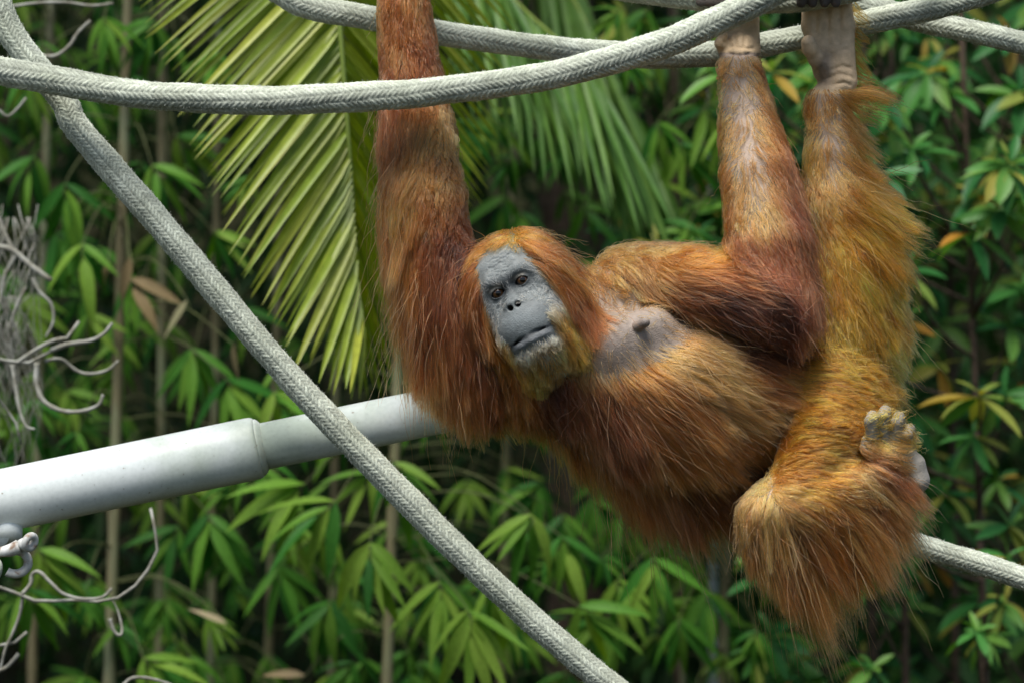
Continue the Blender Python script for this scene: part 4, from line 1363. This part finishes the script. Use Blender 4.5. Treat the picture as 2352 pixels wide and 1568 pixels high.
def rosette(pt, L, n, kind, tilt):
    d = [np.hypot((b.at_z(pt[2])[0] - pt[0]), (b.at_z(pt[2])[1] - pt[1]) * 0.8) + 0.0012 * b.leaves for b in shr]
    b = shr[int(np.argmin(d))]
    if b.leaves + n > 295: return
    b.leaves += n
    foot = b.at_z(pt[2] - 0.16 - random.random() * 0.1)
    ax = nrm(np.array([tilt + random.uniform(-.3, .3), -0.45 + random.uniform(-.3, .3), 1.0]))
    c, _ = spline(np.array([foot, (foot + pt) / 2 + np.array([0, 0, -0.03]), pt]), 10)
    obj('branch', MB().add(*tube(c, np.linspace(0.005, 0.0025, 10), 6)).mesh('branch', bark_m), b.root)
    e1 = nrm(np.cross(ax, [0.2, 1, 0.1])); e2 = np.cross(ax, e1)
    for i in range(n):
        an = i * 2.4 + random.uniform(-.3, .3)
        inner = i >= n - 3
        lift = 1.1 if inner else random.uniform(-0.55, 0.35)
        d3 = nrm(math.cos(an) * e1 + math.sin(an) * e2 + lift * ax + np.array([0, 0, -0.25]))
        up = nrm(ax + 0.25 * rng.normal(size=3))
        kk = 'g'
        if kind == 'y' and (inner or random.random() < 0.35): kk = 'y'
        elif random.random() < 0.05: kk = 'd'
        elif random.random() < 0.06: kk = 'y'
        add_leaf(b.root, random.choice(S_SETS[kk]), leaf_matrix(pt + ax * 0.012 * i / n, d3, up, L * (0.55 if inner else random.uniform(.8, 1.15))))


for i in range(330):
    x, y = random.uniform(1400, 2420), random.uniform(-40, 1640)
    if x < 1750 and y > 1000: continue
    if x < 1650 and random.random() < 0.5: continue
    dm = random.uniform(1.5, 2.9)
    rosette(PM(x, y, dm), random.uniform(.09, .135), random.randint(8, 11), random.choice('gggyy') if y < 1000 else random.choice('gggggy'), random.uniform(-.4, .4))

# ------------------------------------------------------------------ palm
palm = empty('palm_tree', tuple(PM(1330, 2500, 3.9)))
pb = PM(1330, 1700, 3.9); pb[2] = ground_z(pb[0], pb[1]) - 0.05
palm.location = tuple(pb)
tag(palm, 'palm tree with long yellow-green drooping fronds behind the raised arm', 'palm tree')
ptop = PM(1250, -900, 3.2)
k, _ = spline(np.array([pb, pb * .5 + ptop * .5 + np.array([.05, 0, 0]), ptop]), 60)
rr = np.linspace(0.10, 0.075, 60) * (1 + 0.06 * (np.arange(60) % 3 == 0))
obj('trunk', MB().add(*tube(k, rr, 18)).mesh('trunk', bark_m), palm)


def leaflet(base, tip, width, sag, normal, mat, frond):
    base, tip = np.asarray(base), np.asarray(tip)
    n = 9
    t = np.linspace(0, 1, n)
    c = base + (tip - base) * t[:, None]
    L = np.linalg.norm(tip - base)
    c[:, 2] += sag * L * (np.sin(t * math.pi * 0.5) - t) * 1.0
    w = width * np.interp(t, [0, .05, .15, .5, .8, 1], [.35, .7, 1, .9, .55, .03])
    ax = nrm(np.gradient(c, axis=0))
    x = nrm(np.cross(ax, normal)); z = np.cross(x, ax)
    tw = random.uniform(-0.4, 0.4)
    v, f = [], []
    for i in range(n):
        an = tw * t[i]
        xx = x[i] * math.cos(an) + z[i] * math.sin(an)
        zz = -x[i] * math.sin(an) + z[i] * math.cos(an)
        v += [c[i] - xx * w[i] / 2 + zz * w[i] * 0.22, c[i], c[i] + xx * w[i] / 2 + zz * w[i] * 0.22]
    for i in range(n - 1):
        for s in (0, 1):
            a = i * 3 + s
            f.append([a, a + 1, a + 4, a + 3])
    obj('leaflet', mesh_data('leaflet', v, f, mat), frond)


def frond(pts, r0, r1):
    c, s = spline(np.array(pts), 60)
    f = obj('frond', MB().add(*tube(c, np.linspace(r0, r1, 60), 8)).mesh('rachis', culm_palm), palm)
    return f, c


culm_palm, nt, bs = material('palm_rachis', (0.22, 0.30, 0.06), 0.45, 0.4)
# frond hanging towards the viewer, left of the arm
f1, c1 = frond([ptop, PM(1000, -1150, 2.2), PM(790, -700, 1.2), PM(762, -300, .95), PM(770, -60, .9), PM(781, 64, .9), PM(798, 290, .92), PM(810, 460, .95), PM(822, 644, 1.0), PM(832, 760, 1.05)], 0.016, 0.003)
for x, y, tx, ty in [(x, y, tx, ty) for (x, y), (tx, ty) in zip(
        [(np.interp(q, [-420, -60, 64, 290, 460, 644, 760], [764, 770, 781, 798, 810, 822, 832]), q) for q in np.linspace(-420, 755, 76)],
        [(np.interp(q, [-420, -250, -60, 64, 293, 527, 644, 760], [310, 345, 430, 480, 562, 672, 760, 830]), np.interp(q, [-420, -250, -60, 64, 293, 527, 644, 760], [-60, 90, 300, 415, 650, 810, 890, 905])) for q in np.linspace(-420, 755, 76)])]:
    tx += random.uniform(-14, 14); ty += random.uniform(-20, 20)
    leaflet(PM(x, y, .93), PM(tx, ty, .80 + random.uniform(-.12, .12)), random.uniform(.014, .021), random.uniform(.02, .10), np.array([0.35, -0.8, 0.5]), palm_m, f1)
for q in np.linspace(-420, 755, 64):
    x = np.interp(q, [-420, -60, 64, 290, 460, 644, 760], [764, 770, 781, 798, 810, 822, 832])
    tx = np.interp(q, [-420, -60, 64, 293, 527, 644, 760], [1180, 1130, 1100, 1010, 905, 880, 845]) + random.uniform(-14, 14)
    ty = np.interp(q, [-420, -60, 64, 293, 527, 644, 760], [50, 380, 480, 660, 850, 890, 910]) + random.uniform(-20, 20)
    leaflet(PM(x, q, .95), PM(tx, ty, 1.15 + random.uniform(-.1, .1)), random.uniform(.013, .019), random.uniform(.02, .10), np.array([-0.45, -0.75, 0.45]), palm_m, f1)
# frond arching to the right behind
for (pts, tipdx, tipdy, dm0, mat, n) in [
        ([ptop, PM(1080, -700, 2.4), PM(1010, -330, 1.9), PM(1080, -120, 1.7), PM(1200, 20, 1.7), PM(1330, 140, 1.7), PM(1410, 260, 1.75)], 80, 480, 1.75, palm_d, 66),
        ([ptop, PM(1330, -800, 2.9), PM(1230, -330, 2.4), PM(1270, -100, 2.2), PM(1360, 80, 2.15), PM(1440, 260, 2.15)], 90, 520, 2.3, palm_d, 66)]:
    f2, c2 = frond(pts, 0.014, 0.003)
    a0 = np.searchsorted(-c2[:, 2], -PM(0, -330, dm0)[2])
    for sd in (0, 1):
        for q in np.linspace(a0, 59, n):
            b = np.array([np.interp(q, np.arange(60), c2[:, k]) for k in range(3)])
            t = (q - a0) / (60 - a0)
            dx = (tipdx + (random.uniform(-60, 10) if sd else random.uniform(20, 90))) * S
            L = tipdy * S * (1.15 - 0.35 * t) * random.uniform(.85, 1.1)
            tip = b + np.array([dx * 1.2, random.uniform(-.15, .1), -L])
            leaflet(b, tip, random.uniform(.014, .021), random.uniform(.02, .1), np.array([-0.3 if sd else 0.3, -0.9, 0.3]), mat, f2)

# ------------------------------------------------------------------ dry twigs and hanging roots on the left
def twig_thing(label, loc, lines, group=None):
    t = empty('dry_twig', tuple(P(*loc)))
    tag(t, label, 'twig', group)
    for pts, r0, r1 in lines:
        if pts[0][0] < 5:      # runs back to the dead trunk outside the view
            pts = [(-330, pts[0][1] + 70, 1250)] + [(-150, pts[0][1] + 20, pts[0][2] * 1.9)] + list(pts)
        pts = [(x, y, d * 1.8 if d < 1200 else d) for x, y, d in pts]
        c, s = spline(np.array([P(*q) for q in pts]), 40)
        r = np.linspace(r0, r1, 40) * S
        r = r * (1 + 0.16 * (np.arange(40) % 6 == 0))
        obj('stem', MB().add(*tube(c, r, 9)).mesh('stem', twig_m), t)


G_ = 'dry curling twigs'
twig_thing('curling grey twigs fanning out above the white pipe beside the hanging roots', (0, 830, 620), [
    ([(-60, 815, 620), (0, 826, 620), (45, 832, 615), (90, 830, 610), (120, 800, 605), (150, 780, 600), (175, 765, 600), (182, 738, 600)], 9, 4),
    ([(120, 803, 605), (160, 790, 590), (210, 782, 580), (240, 765, 580), (258, 742, 580)], 7, 4),
    ([(40, 832, 615), (80, 805, 610), (120, 784, 600), (150, 777, 595)], 6, 5),
    ([(85, 832, 612), (84, 880, 610), (100, 920, 605), (140, 942, 600), (185, 944, 600), (225, 930, 600), (237, 905, 600)], 7.5, 4),
    ([(105, 828, 612), (140, 825, 640), (175, 850, 650), (205, 858, 650), (245, 850, 650), (272, 828, 650)], 5, 3.5),
    ([(28, 838, 618), (36, 890, 615), (45, 940, 610), (60, 978, 605), (80, 985, 605)], 6, 3),
    ([(-40, 880, 625), (0, 920, 620), (30, 960, 615), (46, 990, 612), (49, 1020, 612)], 5, 3)], G_)
twig_thing('long grey twig curving up to the underside of the white pipe', (100, 1380, 500), [
    ([(-70, 1330, 500), (0, 1348, 500), (50, 1366, 500), (100, 1384, 500), (150, 1374, 500), (200, 1380, 500), (260, 1376, 500), (310, 1345, 500), (345, 1300, 500), (362, 1262, 500), (355, 1210, 500), (346, 1166, 500)], 6.5, 3.5),
    ([(50, 1364, 500), (70, 1340, 505), (74, 1318, 505), (90, 1312, 500), (115, 1335, 495), (145, 1362, 492), (190, 1374, 490), (235, 1370, 490), (257, 1350, 490)], 5, 3.5),
    ([(52, 1366, 502), (45, 1410, 505), (28, 1455, 505), (12, 1490, 505), (0, 1540, 505)], 4.5, 3),
    ([(-40, 1480, 510), (0, 1482, 510), (30, 1476, 510), (55, 1460, 510), (62, 1450, 510)], 6, 4),
    ([(-20, 1545, 520), (15, 1530, 520), (38, 1515, 520), (43, 1500, 520)], 6, 5),
    ([(252, 1420, 540), (262, 1448, 540), (276, 1458, 540), (280, 1440, 545), (270, 1400, 550), (258, 1376, 550)], 5, 1.5),
    ([(270, 1590, 520), (300, 1558, 520), (340, 1556, 520), (390, 1570, 520), (420, 1585, 520)], 5, 3)], G_)
twig_thing('thin grey twigs hanging behind the top end of the diagonal rope', (100, 20, 700), [
    ([(-40, 5, 700), (20, 15, 700), (80, 8, 700), (150, 6, 700), (210, 14, 700), (260, 8, 700)], 5, 3.5),
    ([(100, 130, 700), (130, 128, 700), (160, 105, 700), (180, 75, 700), (208, 48, 700)], 5, 4),
    ([(-20, 250, 720), (15, 268, 720), (40, 250, 720), (60, 225, 720)], 4, 3)], G_)
twig_thing('knotted pale branch at the top of the hanging roots', (30, 600, 750), [
    ([(-40, 560, 750), (0, 568, 750), (30, 575, 750), (70, 610, 745), (118, 645, 740)], 9, 7),
    ([(30, 575, 750), (12, 540, 752), (0, 510, 755), (-20, 470, 755)], 6, 5),
    ([(35, 590, 750), (10, 640, 755), (0, 700, 755)], 6, 4), ([(75, 640, 748), (90, 670, 745), (118, 700, 745), (122, 740, 745), (105, 775, 745)], 5, 3), ([(60, 660, 750), (40, 700, 750), (20, 760, 755)], 5, 3)], G_)
hr = empty('hanging_roots', tuple(P(20, 560, 900)))
tag(hr, 'mass of fine pale grey aerial roots hanging down behind the curling twigs', 'roots')
tb = P(-330, 1700, 1400); tb[2] = ground_z(tb[0], tb[1]) - 0.05
trk, _ = spline(np.array([tb, P(-345, 900, 1400), P(-310, 620, 1450), P(-160, 560, 1500), P(-20, 560, 1550)]), 50)
obj('trunk', MB().add(*tube(trk, np.linspace(0.035, 0.008, 50), 12)).mesh('trunk', twig_m), hr)
mb = MB()
for i in range(60):
    x = -70 + 140 * random.random() ** 0.8
    y0 = random.choice([470, 500, 560, 620, 680, 740]); y1 = random.uniform(820, 1130)
    d0 = random.uniform(1400, 1700)
    ys = np.linspace(y0, y1, 9)
    ph = random.random() * 6
    c = np.array([P(x + 26 * math.sin(ph + 6 * q) + 10 * q + random.uniform(-8, 8), yy, d0 + 20 * math.sin(ph + 3 * q)) for q, yy in zip(np.linspace(0, 1, 9), ys)])
    mb.add(*tube(c, np.linspace(1.8, 1.0, 9) * S * random.uniform(.45, 1.0), 5))
o = obj('root_strand', mb.mesh('root_strand', twig_m), hr)
o['kind'] = 'stuff'

# ------------------------------------------------------------------ grey post far behind the gripping hand
post = empty('post', (0, 0, 0))
pp = PM(1638, 160, 3.3)
post.location = (pp[0], pp[1], ground_z(pp[0], pp[1]))
pm_, nt, bs = material('grey_post', (0.28, 0.33, 0.33), 0.5, 0.4)
n = noise(nt, 12, 4); r = ramp(nt, [(0.3, (0.20, 0.24, 0.24)), (0.7, (0.34, 0.40, 0.40))]); nt.links.new(n.outputs['Fac'], r.inputs[0]); nt.links.new(r.outputs[0], bs.inputs['Base Color'])
tag(post, 'blue-grey metal post in the foliage behind the gripping hand', 'post')
zz = ground_z(pp[0], pp[1])
obj('shaft', MB().add(*tube(np.array([[pp[0], pp[1], zz - .1], [pp[0], pp[1], 4.4]]), 0.011, 16)).mesh('shaft', pm_), post)
obj('flange', MB().add(*tube(np.array([[pp[0], pp[1], zz - .02], [pp[0], pp[1], zz + .03]]), 0.05, 16)).mesh('flange', pm_), post)

# ------------------------------------------------------------------ the thicket behind, too dense to count
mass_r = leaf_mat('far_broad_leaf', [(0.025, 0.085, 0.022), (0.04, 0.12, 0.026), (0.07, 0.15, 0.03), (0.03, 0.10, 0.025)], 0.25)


def leaf_mass(name, label, n, xr, yr, zr, L, width, droop, mat=None):
    xs = rng.uniform(*xr, n); ys = rng.uniform(*yr, n); zs = rng.uniform(*zr, n)
    gz = np.array([ground_z(0, y) for y in ys])
    zs = np.maximum(zs, gz + 0.1)
    base = np.stack([xs, ys, zs], 1)
    ax = nrm(np.stack([rng.normal(0, .6, n), rng.normal(-.3, .5, n), droop + rng.normal(0, .4, n)], 1))
    up = nrm(np.stack([rng.normal(0, .4, n), rng.normal(-.5, .4, n), np.full(n, .8)], 1))
    x = nrm(np.cross(ax, up)); z = np.cross(x, ax)
    ln = (L * rng.uniform(.6, 1.3, n))[:, None]
    w = ln * width
    p0 = base; p1 = base + ax * ln * .33; p2 = base + ax * ln * .68 - z * ln * .05; p3 = base + ax * ln - z * ln * .16
    v = np.stack([p0, p1 - x * w / 2 + z * w * .15, p1, p1 + x * w / 2 + z * w * .15, p2 - x * w * .4 + z * w * .1, p2, p2 + x * w * .4 + z * w * .1, p3], 1).reshape(-1, 3)
    k = np.arange(n)[:, None] * 8
    q = np.vstack([k + np.array([[1, 2, 5, 4]]), k + np.array([[2, 3, 6, 5]]), k + np.array([[0, 2, 1, 1]]), k + np.array([[0, 3, 2, 2]]), k + np.array([[4, 5, 7, 7]]), k + np.array([[5, 6, 7, 7]])])
    f = [list(dict.fromkeys(r)) for r in q.tolist()]
    o = obj(name, mesh_data(name, v, f, mat or mass_m))
    tag(o, label, 'foliage', None, 'stuff')
    return o


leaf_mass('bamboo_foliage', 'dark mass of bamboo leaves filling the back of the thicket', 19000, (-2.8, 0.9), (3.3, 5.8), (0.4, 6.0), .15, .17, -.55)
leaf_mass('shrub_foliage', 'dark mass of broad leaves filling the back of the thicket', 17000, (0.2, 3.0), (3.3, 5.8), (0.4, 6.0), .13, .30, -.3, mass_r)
leaf_mass('shade_canopy', 'unseen bamboo leaf canopy added above the thicket to shade it', 15000, (-4.0, 1.2), (1.6, 5.8), (4.5, 6.4), .18, .18, -.4)  # canopy out of view, added to keep sun off the background leaves
print('OBJECTS', len(bpy.data.objects))
